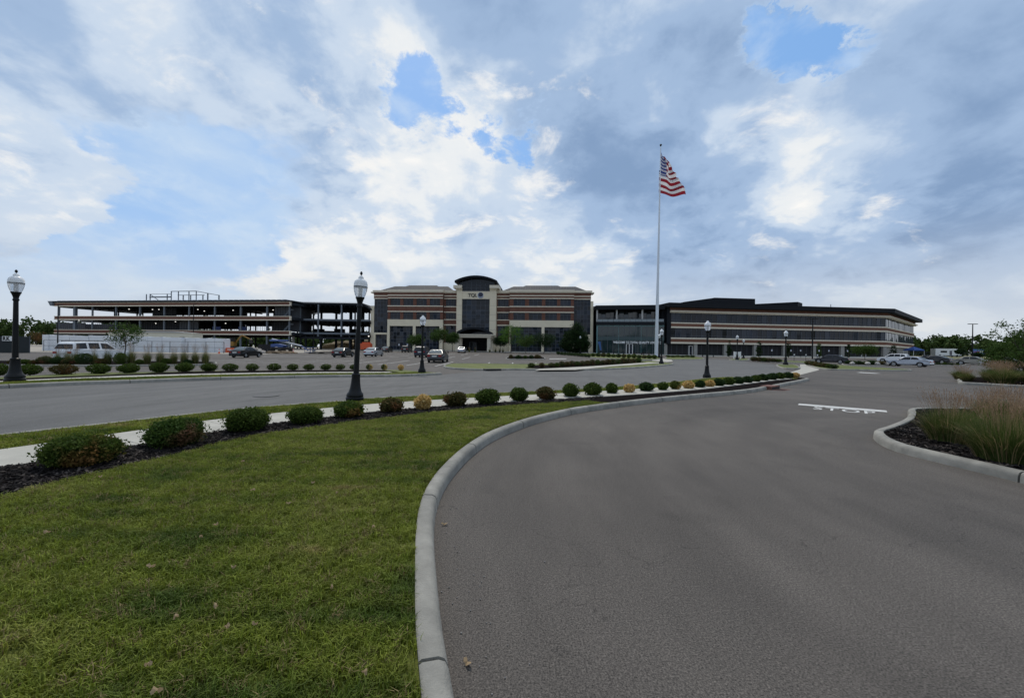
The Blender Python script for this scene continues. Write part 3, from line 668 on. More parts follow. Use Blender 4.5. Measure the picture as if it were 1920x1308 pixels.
# ------------------------------------------------------------------ foliage meshes
def leaf_mesh(name, C, size, material, aspect=.55, up=0.0, seed=0, dark=None):
    """rhombic leaves at points C (N,3); size scalar or (N,)"""
    r = np.random.default_rng(seed); C = np.asarray(C, float); n = len(C)
    a = r.normal(size=(n, 3)); a[:, 2] += up; a /= np.linalg.norm(a, axis=1)[:, None]
    b = r.normal(size=(n, 3)); b -= (b * a).sum(1)[:, None] * a; b /= np.linalg.norm(b, axis=1)[:, None]
    s = (np.ones(n) * size * r.uniform(.65, 1.25, n))[:, None]
    V = np.stack([C - a * s * .5, C + b * s * .5 * aspect, C + a * s * .5, C - b * s * .5 * aspect], 1).reshape(-1, 3)
    me = bpy.data.meshes.new(name); me.vertices.add(4 * n); me.vertices.foreach_set('co', V.ravel())
    me.loops.add(4 * n); me.loops.foreach_set('vertex_index', np.arange(4 * n)); me.polygons.add(n); me.polygons.foreach_set('loop_start', np.arange(n) * 4); me.polygons.foreach_set('loop_total', np.full(n, 4))
    at = me.attributes.new('rnd', 'FLOAT', 'FACE'); at.data.foreach_set('value', r.random(n).astype(np.float32))
    me.materials.append(material); me.update(); me.validate(); return me
def shrub_points(n, w, d, h, seed, lumps=9):
    """points in the outer layer of a lumpy dome w x d x h standing on z=0"""
    r = np.random.default_rng(seed); k = r.normal(size=(lumps, 3)); k[:, 2] = np.abs(k[:, 2]); k /= np.linalg.norm(k, axis=1)[:, None]; amp = r.uniform(-.20, .22, lumps)
    u = r.normal(size=(n, 3)); u /= np.linalg.norm(u, axis=1)[:, None]
    rad = 1 + (np.exp(-((u[:, None, :] - k[None]) ** 2).sum(2) * 5) * amp[None]).sum(1) + r.normal(size=n) * .045
    rad *= np.where(r.random(n) < .66, r.uniform(.86, 1.0, n), r.uniform(.3, .9, n))
    sp = r.random(n) < .05; rad = np.where(sp, r.uniform(1.0, 1.22, n), rad)
    P = u * rad[:, None]; P[:, 2] = P[:, 2] * .5 + .5
    P[:, 2] = np.clip(P[:, 2], .03, None)
    sq = 1 - .25 * np.clip(.35 - P[:, 2], 0, 1)
    return P * np.array([w / 2, d / 2, h]) * np.stack([sq, sq, np.ones(n)], 1)
SHRUBS = {}
def shrub(x, y, z, w, h, kind, label, group, detail=1, cat='shrub'):
    """one clipped shrub: foliage + stems"""
    if detail == 0:
        var = random.randrange(3); key = (kind, var, 0)
        if key not in SHRUBS: SHRUBS[key] = (leaf_mesh('foliage', shrub_points(1000, 1, 1, 1, 50 + var), .13, LEAF[kind], .7, seed=var), None)
        me = SHRUBS[key][0]; sc = (w, w * random.uniform(.85, 1.05), h)
    else:
        n = 2600 if detail == 1 else 9500; sd = random.randrange(9999)
        me = leaf_mesh('foliage', shrub_points(n, w, w * .9, h, sd), (.066 if detail == 1 else .04), LEAF[kind], .6, seed=sd); sc = (1, 1, 1)
        if kind in ('straw', 'halfstraw') and detail == 2: pass
    o = thing('shrub', label, cat, (x, y, z), 0, group)
    f = link('foliage', me, o); f.scale = sc; f.rotation_euler[2] = random.uniform(0, 6.28) if kind not in ('half', 'tip', 'halfstraw') else 0
    st = MB()
    for k in range(5 if detail else 2):
        a = random.uniform(0, 6.28); st.tube((random.uniform(-.04, .04), random.uniform(-.04, .04), -.03), (math.cos(a) * w * .28, math.sin(a) * w * .25, h * .6), .012, .006, 5)
    st.build('stem', BARK, o)
    return o
# near row in the mulch bed: px of centre, base, width and height in pixels, look
ROW1 = [(130, 877, 128, 54, 'tip'), (313, 840, 104, 49, 'half'), (454, 811, 78, 41, 'green'), (567, 796, 60, 31, 'green'), (651, 784, 58, 28, 'tip'), (731, 774, 46, 25, 'bronze'), (791, 769, 32, 27, 'straw'),
        (852, 763, 44, 26, 'bronze'), (914, 759, 46, 27, 'green'), (973, 753, 34, 24, 'green'), (1025, 750, 38, 22, 'bronze'), (1071, 745, 33, 23, 'green'), (1113, 742, 34, 22, 'green'), (1148, 738.5, 23, 18, 'green'), (1181, 737, 20, 16, 'straw'),
        (1213, 734.5, 28, 16, 'darkgreen'), (1244, 732.5, 19, 15, 'green'), (1268, 731, 19, 15, 'halfstraw'), (1293, 729.5, 20, 14, 'straw'), (1314, 727.5, 19, 12.5, 'darkgreen'), (1332, 726, 18, 12, 'straw'),
        (1350, 724.5, 20, 13, 'darkgreen'), (1368, 722.5, 20, 13, 'green'), (1387, 720.5, 20, 12.5, 'darkgreen'), (1404, 718.5, 18, 12, 'darkgreen'), (1419, 716.5, 18, 12, 'green'), (1434, 714.5, 20, 12, 'darkgreen'), (1450, 713, 18, 12, 'darkgreen'), (1465, 711.5, 18, 11.5, 'green'), (1480, 710.5, 18, 11.5, 'darkgreen'), (1493, 709, 12, 9, 'straw')]
LOOK = {'green': 'rounded green', 'tip': 'green bronze-tipped', 'half': 'half brown half green', 'bronze': 'bronze-brown', 'straw': 'straw-yellow ball-shaped', 'halfstraw': 'half yellow', 'darkgreen': 'dark green', 'rose': 'rusty-flowered', 'tree': 'green'}
for i, (px, py, wp, hp, k) in enumerate(ROW1):
    x, y = G(px, py - 1, .125); s = y / F_PX; w = wp * s * (.93 if i < 6 else 1)
    shrub(x, y + w * .18, H(x, y) + .115, w, hp * s * 1.04, k, f'{LOOK[k]} shrub, {ORD[i]} from the left in the near sidewalk row', 'shrubs of the near row', 2 if i < 4 else 1)
ROW2 = [(-4, 704, 30, 19, 'green'), (55, 702.5, 36, 18, 'green'), (120, 701.5, 36, 17, 'bronze'), (186, 700, 34, 16.5, 'green'), (242, 698.5, 32, 15, 'green'), (298, 697.5, 29, 16.5, 'green'), (346, 696.5, 31, 15, 'green'), (391.6, 695.5, 27, 13.5, 'green'), (432, 694.8, 25, 12, 'green'), (473, 694.5, 23, 11.5, 'green'),
        (513.5, 694, 23, 11.5, 'green'), (549, 693.6, 21, 10.5, 'green'), (579, 693.4, 19, 10, 'green'), (611, 693.2, 19, 10, 'green'), (637.6, 693, 18, 9.5, 'green'), (664, 693, 17, 9, 'green'), (692.6, 693, 12, 9.5, 'halfstraw'), (720.5, 693.5, 11.5, 10, 'halfstraw'), (751.6, 693.8, 11, 9.5, 'straw')]
for i, (px, py, wp, hp, k) in enumerate(ROW2):
    x, y = G(px, py, .11); s = y / F_PX
    shrub(x, y, H(x, y) + .11, wp * s, hp * s * 1.1, k, f'{LOOK[k]} shrub, {ORD[i]} from the left in the row beyond the left road', 'shrubs of the row beyond the road', 1 if i < 8 else 0)
def px_row(pts, dz, label_fn, group, detail=0):
    for i, (px, py, wp, hp, k) in enumerate(pts):
        x, y = G(px, py, dz); s = y / F_PX
        shrub(x, y, H(x, y) + dz, wp * s, hp * s * 1.05, k, label_fn(i, k), group, detail)
roses = [(996, 688.6, 13, 8, 'green'), (1016, 688.6, 12, 8.5, 'bronze')]
for i in range(18): roses.append((1034 + i * 9.6, 688.2 - i * .52, 11.5 + random.uniform(-1.5, 1.5), 8.6 + random.uniform(-1, 1.4), ['rose', 'green', 'rose', 'bronze'][i % 4]))
px_row(roses, .11, lambda i, k: f'{LOOK[k]} bush, {ORD[i]} from the left on the middle lawn island', 'bushes of the middle island')
hedge = []
for i in range(10): hedge.append((1047 + i * 6.3, 664.6 + i * .52, 8, 5.2, 'darkgreen'))
for i in range(13): hedge.append((1112 + i * 9.6, 668.2 + i * .35, 10, 6.3 + random.uniform(-.8, .8), ['green', 'darkgreen', 'rose', 'green'][i % 4]))
px_row(hedge, .1, lambda i, k: f'low {LOOK[k]} hedge bush, {ORD[i]} from the left before the flagpole', 'hedge before the flagpole')
px_row([(1253 + i * 9, 669.4 + (i % 2) * .4, 10, 3.6, ['green', 'darkgreen'][i % 2]) for i in range(6)], .1, lambda i, k: f'very low {LOOK[k]} bush, {ORD[i]} from the flagpole to its right', 'low bushes right of the flagpole')
px_row([(1414 + i * 9, 677.2 + i * .28, 13, 8.2 - i * .45, ['rose', 'bronze', 'green', 'bronze', 'rose', 'green'][i]) for i in range(6)], .1, lambda i, k: f'{LOOK[k]} hedge bush, {ORD[i]} from the left before the right office', 'hedge before the right office')
px_row([(1516 + i * 8, 684.4 + i * 1.12, 13, 8.2 - i * .1, ['rose', 'rose', 'bronze', 'rose', 'bronze', 'green', 'darkgreen'][i]) for i in range(7)], .1, lambda i, k: f'{LOOK[k]} rose bush, {ORD[i]} from the left beside the concrete crossing', 'rose bushes beside the crossing')
px_row([(1592, 682.2, 12, 6.5, 'darkgreen'), (1602, 682.2, 7, 6, 'green'), (1611, 682.8, 10, 6.5, 'darkgreen'), (1621, 683, 9, 5.5, 'green'), (1634, 683.6, 18, 8, 'darkgreen'), (1654, 684.2, 14, 7, 'bronze'), (1668, 684.4, 9, 4, 'green')], .1, lambda i, k: f'{LOOK[k]} bush, {ORD[i]} from the left in the boulder bed', 'bushes of the boulder bed')
px_row([(1745, 683.4, 7, 5, 'bronze'), (1759, 683.8, 7, 4, 'darkgreen'), (1771, 684, 8, 4.5, 'green'), (1783, 684.2, 8, 4, 'darkgreen'), (1795, 684.3, 6, 3, 'green')], .1, lambda i, k: f'low {LOOK[k]} bush, {ORD[i]} from the left in the bed beside the dark sedans', 'bushes beside the dark sedans')
ROCK = mat('limestone', (.42, .40, .36), .9, var=.15, vscale=3)
def boulder(px, py, size, label):
    x, y = G(px, py, .1); bm = bmesh.new(); bmesh.ops.create_icosphere(bm, subdivisions=2, radius=.5)
    for v in bm.verts: v.co *= random.uniform(.8, 1.15); v.co.z *= .7
    me = bpy.data.meshes.new('boulder'); bm.to_mesh(me); bm.free(); me.materials.append(ROCK)
    o = link('boulder', me, None, (x, y, H(x, y) + .1 + size * .28)); o.scale = (size, size * .8, size); o.rotation_euler[2] = random.uniform(0, 6); tag(o, label, 'boulder', 'boulders in the bed')
for i, px in enumerate((1598, 1627, 1645, 1660)): boulder(px, 683.5 + i * .3, .75, f'pale limestone boulder, {ORD[i]} from the left in the boulder bed')
px_row([(958, 672.6, 9, 7.5, 'bronze'), (972, 672.8, 12, 7, 'darkgreen'), (985, 672.8, 9, 6.5, 'green'), (996, 672.8, 9, 7, 'darkgreen'), (1008, 672.6, 13, 7.5, 'bronze')], .1, lambda i, k: f'{LOOK[k]} bush, {ORD[i]} from the left in the small oval bed', 'bushes of the oval bed')

# ------------------------------------------------------------------ reed clumps
def reed_mesh(n, h, spread, seed, lean_x=0.0):
    r = random.Random(seed); out = {'blade': ([], [], []), 'dry': ([], [], []), 'plume': ([], [], [])}
    def strip_(key, base, ang, lean, hh, w, seg=5):
        V, Fc, A = out[key]; dx, dy = math.cos(ang), math.sin(ang); pxx, pyy = -dy, dx; k = len(V); pos = Vector(base); rv = r.random(); tilt = lean * .25
        pts = []
        for i in range(seg + 1):
            t = i / seg; pts.append((pos.copy(), w * (1 - t) ** .6 + .0006)); tl = tilt + lean * 1.2 * t * t
            pos = pos + Vector((dx * math.sin(tl) + lean_x * t * .25, dy * math.sin(tl), math.cos(tl))) * (hh / seg)
        for p, ww in pts: V += [(p.x - pxx * ww, p.y - pyy * ww, p.z), (p.x + pxx * ww, p.y + pyy * ww, p.z)]
        for i in range(seg): Fc.append((k + 2 * i, k + 2 * i + 1, k + 2 * i + 3, k + 2 * i + 2)); A.append(rv)
        return pos, pts
    for i in range(n):
        a = r.uniform(0, 6.283); rr = spread * .35 * math.sqrt(r.random()); b = (rr * math.cos(a), rr * math.sin(a), -.02)
        strip_('blade', b, a + r.uniform(-.9, .9), abs(r.gauss(.5, .5)), h * r.uniform(.28, .80), .0042)
    for i in range(n // 9):
        a = r.uniform(0, 6.283); rr = spread * .4 * math.sqrt(r.random()); b = (rr * math.cos(a), rr * math.sin(a), -.02)
        strip_('dry', b, a, r.uniform(.7, 1.35), h * r.uniform(.4, .75), .004)
    for i in range(n // 13):
        a = r.uniform(0, 6.283); rr = spread * .25 * math.sqrt(r.random()); b = (rr * math.cos(a), rr * math.sin(a), 0)
        end, pts = strip_('dry', b, a, abs(r.gauss(.16, .1)), h * r.uniform(.78, 1.0), .0022)
        d = (pts[-1][0] - pts[-2][0]).normalized()
        V, Fc, A = out['plume']
        for j in range(9):
            p = end - d * (.30 * h * j / 9); q = Vector((r.gauss(0, 1), r.gauss(0, 1), r.gauss(0, .3))).normalized() * .012 + d * .055; s_ = d.cross(q).normalized() * .0045 if d.cross(q).length > 1e-6 else Vector((.004, 0, 0))
            k = len(V); V += [tuple(p - s_), tuple(p + s_), tuple(p + q)]; Fc.append((k, k + 1, k + 2)); A.append(r.random())
    res = {}
    for key, (V, Fc, A) in out.items():
        me = bpy.data.meshes.new(key); me.from_pydata(V, [], Fc); at = me.attributes.new('rnd', 'FLOAT', 'FACE'); at.data.foreach_set('value', A)
        me.materials.append({'blade': LEAF['reed'], 'dry': LEAF['reed_dry'], 'plume': LEAF['plume']}[key]); res[key] = me
    return res
RM = [reed_mesh(1700, 1.35, .75, 11, .15), reed_mesh(1700, 1.35, .8, 12, .05), reed_mesh(1500, 1.3, .7, 13, .2)]
RMF = [reed_mesh(750, 1.2, .55, 21), reed_mesh(750, 1.2, .55, 22)]
def reed(x, y, z, sc, label, group, meshes, rz, name='reed_clump'):
    o = thing(name, label, 'ornamental grass', (x, y, z), rz, group)
    o.scale = sc if isinstance(sc, tuple) else (sc,) * 3
    tag(link('blades', meshes['blade'], o), kind='stuff'); tag(link('dry_blades', meshes['dry'], o), kind='stuff'); tag(link('plumes', meshes['plume'], o), kind='stuff')
RG1 = [(7.75, 7.0, .80), (7.2, 5.75, .86), (8.95, 7.6, .74), (8.35, 6.3, .86), (7.45, 4.9, .8), (9.5, 6.7, .86), (10.4, 8.2, .82), (8.9, 5.3, .86), (11.4, 9.4, .72)]
for i, (x, y, s) in enumerate(RG1):
    reed(x, y, H(x, y) + .12, (s * 1.1, s * 1.1, s * .72), f'tall feathery reed clump, {ORD[i]} in the near right kerbed bed', 'reed clumps of the near right bed', RM[i % 3], random.uniform(-.5, .5))
RG2 = [(27.9, 22.4, 1.0), (28.9, 23.4, 1.05), (29.0, 21.8, 1.1), (30.3, 22.6, 1.1), (30.4, 24.8, 1.05), (31.8, 23.4, 1.1), (27.9, 24.2, .6), (32.4, 25.6, 1.1), (29.4, 25.8, .8)]
for i, (x, y, s) in enumerate(RG2):
    reed(x, y, H(x, y) + .1, (s * 1.5, s * 1.5, s * .78), f'dense reed clump, {ORD[i]} in the far right bed under the tree', 'reed clumps of the far right bed', RM[i % 3], random.uniform(0, 6))
RC = [(108, 25), (127, 27), (142, 27), (176, 27), (202, 29), (225, 24), (246, 30), (276, 27), (300, 28), (326, 26), (345, 28), (366, 27), (385, 28)]
for i, (px, hp) in enumerate(RC):
    x, y = G(px, 682.2 - .3 * (i % 2), .1); s = hp * y / F_PX / 1.02
    reed(x, y, H(x, y) + .1, (s * .8, s * .8, s), f'plumed reed clump, {ORD[i]} from the left before the white SUV', 'reed clumps before the white SUV', RMF[i % 2], random.uniform(0, 6))
px_row([(22, 683.5, 12, 9, 'bronze'), (48, 683, 20, 9, 'green'), (66, 683, 16, 8, 'bronze'), (84, 683, 22, 15, 'rose'), (108, 683, 22, 13, 'darkgreen'), (130, 683, 20, 11, 'rose'), (157, 683, 23, 20, 'darkgreen'), (190, 683, 18, 10, 'bronze'), (226, 683, 23, 21, 'green'), (262, 683, 14, 9, 'green'), (312, 682.5, 16, 10, 'green'), (352, 682.3, 14, 8, 'darkgreen')], .1,
       lambda i, k: f'{LOOK[k]} bush, {ORD[i]} from the left among the reeds before the white SUV', 'bushes among the reeds', 1)
for i, px in enumerate((978, 989, 997, 1003, 940, 951)):
    x, y = G(px - 70 + 10, 659.6, .05); reed(x, y, H(x, y), (1.0, 1.0, .95), f'reed clump, {ORD[i]} in the beds under the brick office canopy', 'reeds under the canopy', RMF[i % 2], i)

# ------------------------------------------------------------------ trees
def tree(name, label, base, h, trunk_h, blobs, clusters, per, leaf, kind, tr=.12, spread=.5, seed=1, group=None, limbs=10, cat='tree'):
    r = np.random.default_rng(seed); rr = random.Random(seed); C = []
    vol = np.array([b[3] * b[4] * b[5] for b in blobs]); vol = vol / vol.sum()
    for i in range(clusters):
        b = blobs[r.choice(len(blobs), p=vol)]; u = r.normal(size=3); u /= np.linalg.norm(u); q = r.uniform(.45, 1.0) ** .5 * r.uniform(.85, 1.08)
        C.append((b[0] + u[0] * b[3] * q, b[1] + u[1] * b[4] * q, b[2] + u[2] * b[5] * q))
    C = np.array(C); P = np.repeat(C, per, 0) + r.normal(size=(clusters * per, 3)) * spread * np.array([1, 1, .7])
    P[:, 2] = np.maximum(P[:, 2], trunk_h * .75)
    o = thing(name, label, cat, base, 0, group)
    t = MB(); z = -.1; p = Vector((0, 0, z)); segs = 6; top = h * .8
    for i in range(segs):
        q = Vector((rr.uniform(-.04, .04) * h * .3, rr.uniform(-.04, .04) * h * .3, (i + 1) / segs * top)); t.tube(p, q, tr * (1 - .8 * i / segs), tr * (1 - .8 * (i + 1) / segs), 8, cap=(i == 0)); p = q
    for i in range(limbs):
        c = C[rr.randrange(clusters)]; z0 = trunk_h + (c[2] - trunk_h) * rr.uniform(.0, .5); z0 = max(min(z0, top * .95), trunk_h * .8)
        m = Vector((c[0] * .5, c[1] * .5, z0 + (c[2] - z0) * .65)); t.tube((0, 0, z0), m, tr * .35, tr * .22, 5); t.tube(m, Vector(c), tr * .22, tr * .06, 5)
    t.build('trunk', BARK, o, smooth=True)
    link('crown', leaf_mesh('crown', P, leaf, LEAF[kind], .6, seed=seed), o)
    return o
def small_tree(px, Y, w_px, top_py, seed, kind, label, name='young_tree', trunk=.33, leaf=.27, cl=90, per=40, **k):
    x, y, z = atZ(px, Y); s = Y / F_PX; h = (H(x, Y) * 0 + (654 + (px - 960) * .0122 - top_py) * s + CAM_H - z); w = w_px * s / 2
    bl = [(0, 0, h * (.5 + trunk * .5), w * .95, w * .95, h * (1 - trunk) * .42), (w * .3, 0, h * .78, w * .55, w * .6, h * .18), (-w * .35, w * .2, h * .62, w * .6, w * .6, h * .17)]
    return tree(name, label, (x, y, z), h, h * trunk, bl, cl, per, leaf, kind, tr=max(.05, h * .018), spread=w * .2, seed=seed, **k)
GT = 'young trees before the brick office'
small_tree(779, 108, 30, 627, 31, 'tree', 'small green tree before the left bay of the brick office', group=GT)
small_tree(823, 106, 34, 614, 32, 'tree', 'leafy green tree left of the beige entrance canopy', group=GT, cl=90)
small_tree(848, 107, 24, 622, 33, 'tree', 'darker small tree touching the left edge of the canopy', group=GT)
small_tree(938, 108, 26, 628, 34, 'tree_dark', 'dark round tree right of the beige entrance canopy', group=GT)
small_tree(958, 104, 42, 607, 35, 'tree_bright', 'bright green open tree right of the entrance canopy', group=GT, trunk=.22, cl=60)
small_tree(986, 98, 34, 628, 36, 'tree', 'sparse low tree before the right bay of the brick office', group=GT, cl=55)
small_tree(1020, 100, 44, 624, 37, 'tree_dark', 'dark spreading tree before the right bay of the brick office', group=GT, cl=90)
# broad conical evergreen
x, y, z = atZ(1079, 104); s = 104 / F_PX
tree('evergreen_tree', 'large dark conical evergreen at the right corner of the brick office', (x, y, z), 8.3, .4, [(0, 0, 2.6, 3.9, 3.5, 2.2), (0, 0, 4.6, 2.9, 2.8, 1.7), (.2, 0, 6.4, 1.7, 1.7, 1.4), (.3, 0, 7.4, .8, .8, .9)], 560, 36, .30, 'tree_dark', .22, .42, 41)
small_tree(235, 33, 48, 603, 42, 'tree', 'young dark-leaved tree among the reeds before the white SUV', trunk=.42, leaf=.13, cl=80, per=22)
for i, (px, Y, w, tp, kind) in enumerate([(1367, 101, 8, 637, 'tree_dark'), (1423, 102, 9, 635, 'tree_dark'), (1479, 103, 8, 638, 'tree_dark'), (1536, 105, 6, 640, 'tree'), (1591, 107, 7, 642, 'tree_dark'), (1675, 112, 12, 644, 'tree_dark')]):
    x, y, z = atZ(px, Y); s = Y / F_PX; h = (654 + (px - 960) * .0122 - tp) * s + CAM_H - z; w2 = w * s / 2
    tree('columnar_evergreen', f'narrow columnar evergreen, {ORD[i]} from the left before the right office', (x, y, z), h, .2, [(0, 0, h * .3, w2, w2, h * .28), (0, 0, h * .62, w2 * .75, w2 * .75, h * .26), (0, 0, h * .85, w2 * .4, w2 * .4, h * .14)], 70, 22, .2, kind, .07, .14, 60 + i, 'columnar evergreens before the right office', 4)
small_tree(1622, 92, 36, 647, 71, 'tree', 'small open tree before the right office doors')
small_tree(1800, 122, 12, 653, 74, 'tree_dark', 'dark conical bush right of the white camper van', cl=60)
small_tree(1832, 110, 12, 660, 75, 'tree_dark', 'dark round bush below the blue billboard', cl=50, trunk=.1)
# overhanging tree at the right edge
x, y, z = 33.0, 25.4, H(33.0, 25.4)
tree('shade_tree', 'dark spreading tree at the right edge over the reed bed', (x, y, z), 4.4, .8, [(.2, .2, 1.9, 1.9, 1.6, 1.05), (-.9, 0, 1.6, 1.2, 1.2, .8), (1.2, 0, 2.9, 1.6, 1.5, .9), (-1.3, 0, 3.0, .75, .7, .35), (-.6, 0, 3.7, .75, .8, .3), (1.2, -.3, 3.9, 1.1, 1.1, .5)], 330, 34, .12, 'tree', .11, .15, 81, limbs=44)

# far wood: a closed mass of crowns round the site
def wood(name, label, spec, seed, leaf=1.25, kind='wood'):
    r = np.random.default_rng(seed); P = []
    for (x0, y0, x1, y1, n, hmin, hmax) in spec:
        for i in range(n):
            t = (i + r.uniform(-.4, .4)) / n; cx = x0 + (x1 - x0) * t; cy = y0 + (y1 - y0) * t + r.uniform(-7, 7); hh = r.uniform(hmin, hmax); w = hh * r.uniform(.38, .55); g = H(cx, cy)
            for k in range(58):
                u = r.normal(size=3); u /= np.linalg.norm(u); q = r.uniform(.7, 1.05); c = np.array([cx + u[0] * w * q, cy + u[1] * w * q, g + hh * .5 + u[2] * hh * .5 * q])
                P.append(c + r.normal(size=(17, 3)) * hh * .055)
    P = np.concatenate(P); P[:, 2] = np.maximum(P[:, 2], .3)
    o = link(name, leaf_mesh(name, P, leaf, LEAF[kind], .8, seed=seed)); tag(o, label, 'wood', None, 'stuff'); return o
wood('far_wood', 'dark green wood closing the view behind the camper van and offices', [(165, 190, 330, 190, 34, 6, 9), (160, 215, 340, 210, 28, 8, 12), (130, 230, 200, 226, 9, 9, 12)], 91)
wood('far_wood', 'green wood behind the building site at the left edge', [(-330, 190, -165, 205, 26, 9, 13), (-330, 225, -40, 240, 38, 7, 10), (-180, 212, -30, 214, 24, 5, 8)], 92)
wood('far_wood', 'dark wood behind the viewpoint mirrored in the office windows', [(-170, -130, 230, -130, 40, 10, 19)], 93, 1.2)
FALL = leaf_mat('autumn_leaf', (.20, .09, .02), (.30, .15, .04))
x, y, z = atZ(68, 150)
tree('autumn_tree', 'small orange-brown tree behind the screen fence at far left', (x, y, z), 5.6, 1, [(0, 0, 3.2, 2.6, 2, 2.0)], 40, 20, .5, 'bronze', .1, .5, 95)

# ------------------------------------------------------------------ street lamps
def globe_mat(name, col, trans):
    m, nt, p = newmat(name); p.inputs['Base Color'].default_value = (*col, 1); p.inputs['Roughness'].default_value = .25; p.inputs['Transmission Weight'].default_value = trans; p.inputs['IOR'].default_value = 1.25
    MATS[name] = m; return m
GLOBE = globe_mat('frosted_globe', (.93, .94, .95), .25); GLOBE2 = globe_mat('ribbed_clear_globe', (.92, .93, .95), .6)
def street_lamp(label):
    o = thing('street_lamp', label, 'street lamp', group='acorn street lamps')
    MB().box(-.30, .30, -.30, .30, -.1, .03).build('footing', CONC, o)
    MB().lathe([(.27, .02), (.275, .12), (.25, .15), (.26, .18), (.245, .25), (.20, .30), (.165, .42), (.14, .60), (.125, .78), (.13, .82), (.13, .87), (.095, .90)], 24).build('base', BLACK, o, True)
    MB().lathe([(.085, .88), (.066, 3.02), (.066, 3.06)], 16).build('post', BLACK, o, True)
    MB().lathe([(.068, 3.0), (.088, 3.03), (.088, 3.06), (.07, 3.09), (.08, 3.16), (.115, 3.27), (.135, 3.30), (.135, 3.335)], 20).build('capital', BLACK, o, True)
    g = MB().lathe([(.125, 3.33), (.165, 3.42), (.20, 3.56), (.212, 3.66)], 24).build('lower_globe', GLOBE2, o, True)
    MB().lathe([(.214, 3.655), (.214, 3.675)], 24).build('band', BLACK, g, True)
    u = MB().lathe([(.212, 3.675), (.208, 3.76), (.185, 3.84), (.135, 3.895), (.09, 3.915), (.078, 3.945), (.085, 3.965), (.07, 3.985), (.045, 4.02)], 24).build('upper_globe', GLOBE, o, True)
    MB().lathe([(.012, 4.01), (.014, 4.05), (.035, 4.065), (.042, 4.10), (.03, 4.14), (.008, 4.165)], 12).build('finial', BLACK, u, True)
    MB().lathe([(.05, 3.335), (.05, 3.62), (.03, 3.66)], 10).build('bulb', WHITE, g, True)
    return o
LAMPS = [(28, 716, 211, 'tall black acorn lamp at the far left edge beyond the road', 0), (665, 752, 244, 'black acorn lamp standing nearest, by the sidewalk left of centre', 2.3), (791, 699, 112, 'black acorn lamp at the end of the far shrub row', .4), (1326, 712, 112, 'black acorn lamp on the near island among yellow shrubs', .2),
         (1473, 684, 67, 'black acorn lamp on the small island beside the concrete crossing', 0), (1240, 682, 68, 'black acorn lamp at the right end of the middle island by the flagpole', 0), (1382, 674.5, 48, 'black acorn lamp in front of the white sign', 0), (1394, 672, 38, 'small far acorn lamp just right of the white sign', 0), (1088, 661, 35, 'distant acorn lamp before the dark conical evergreen', 0), (1236, 668, 47, 'far acorn lamp just behind the flagpole base', 0)]
proto = None
for (px, py, hp, lab, lean) in LAMPS:
    x, y = G(px, py, .1 if hp > 60 else .1); z = H(x, y) + .1; sc = hp * y / F_PX / 4.17
    if not .8 < sc < 1.25:
        sc = min(max(sc, .85), 1.15); y = sc * 4.17 * F_PX / hp; x = (px - CX) / F_PX * y; z = H(x, y) + .05
    if proto is None: o = proto = street_lamp(lab); o.location = (x, y, z); o.scale = (sc,) * 3
    else: o = dup(proto, (x, y, z), 0, lab, sc)
    o.rotation_euler[1] = R(lean)
MB().box(-.05, .05, -.05, .05, 0, .18)

def pole_light(px, py, top, label, heads=2):
    x, y = G(px, py); z = H(x, y); h = (py - top) * y / F_PX
    o = thing('pole_light', label, 'pole light', (x, y, z), group='tall car park lights')
    MB().lathe([(.30, -.05), (.30, .75), (.27, .78)], 16).build('concrete_footing', GREYC, o, True)
    MB().tube((0, 0, .7), (0, 0, h), .10, .065, 10).build('pole', BLACK, o, True)
    for s in ((-1, 1) if heads == 2 else (1,)): MB().box(*sorted((s * .08, s * .75)), -.17, .17, h - .08, h + .02).build('light_head', BLACK, o)
pole_light(362, 657, 570, 'tall thin black car park light before the left steel frame', 1)
pole_light(588, 661, 588, 'black car park light on a concrete footing before the open frame')
pole_light(1523, 683, 597, 'tall black car park light before the right office')
pole_light(1823, 683, 607, 'tall black car park light against the sky at right')
pole_light(108, 660, 571, 'dark thin pole at the left end of the steel frame', 1)

# ------------------------------------------------------------------ flagpole and flag
FY = 96.0; fx, fy, fz = atZ(1230.5, FY); s = FY / F_PX
fp_ = thing('flagpole', 'very tall white tapered flagpole before the glass link', 'flagpole', (fx, fy, fz)); ph = 392 * s
POLE = mat('pole_white', (.62, .66, .72), .35, metal=.2)
MB().tube((0, 0, -.1), (0, 0, 8), .43, .40, 20).tube((0, 0, 8), (0, 0, 14), .37, .35, 20).tube((0, 0, 14), (0, 0, ph), .33, .09, 20).build('pole', POLE, fp_, True)
MB().lathe([(.75, -.05), (.75, .12), (.5, .2)], 24).build('base_collar', POLE, fp_, True)
MB().tube((0, 0, ph), (0, 0, ph + .25), .06).lathe([(.02, ph + .15), (.20, ph + .24), (.27, ph + .42), (.20, ph + .6), (.02, ph + .68)], 16).build('finial', BLACK, fp_, True)
fp_.rotation_euler[1] = R(.55)
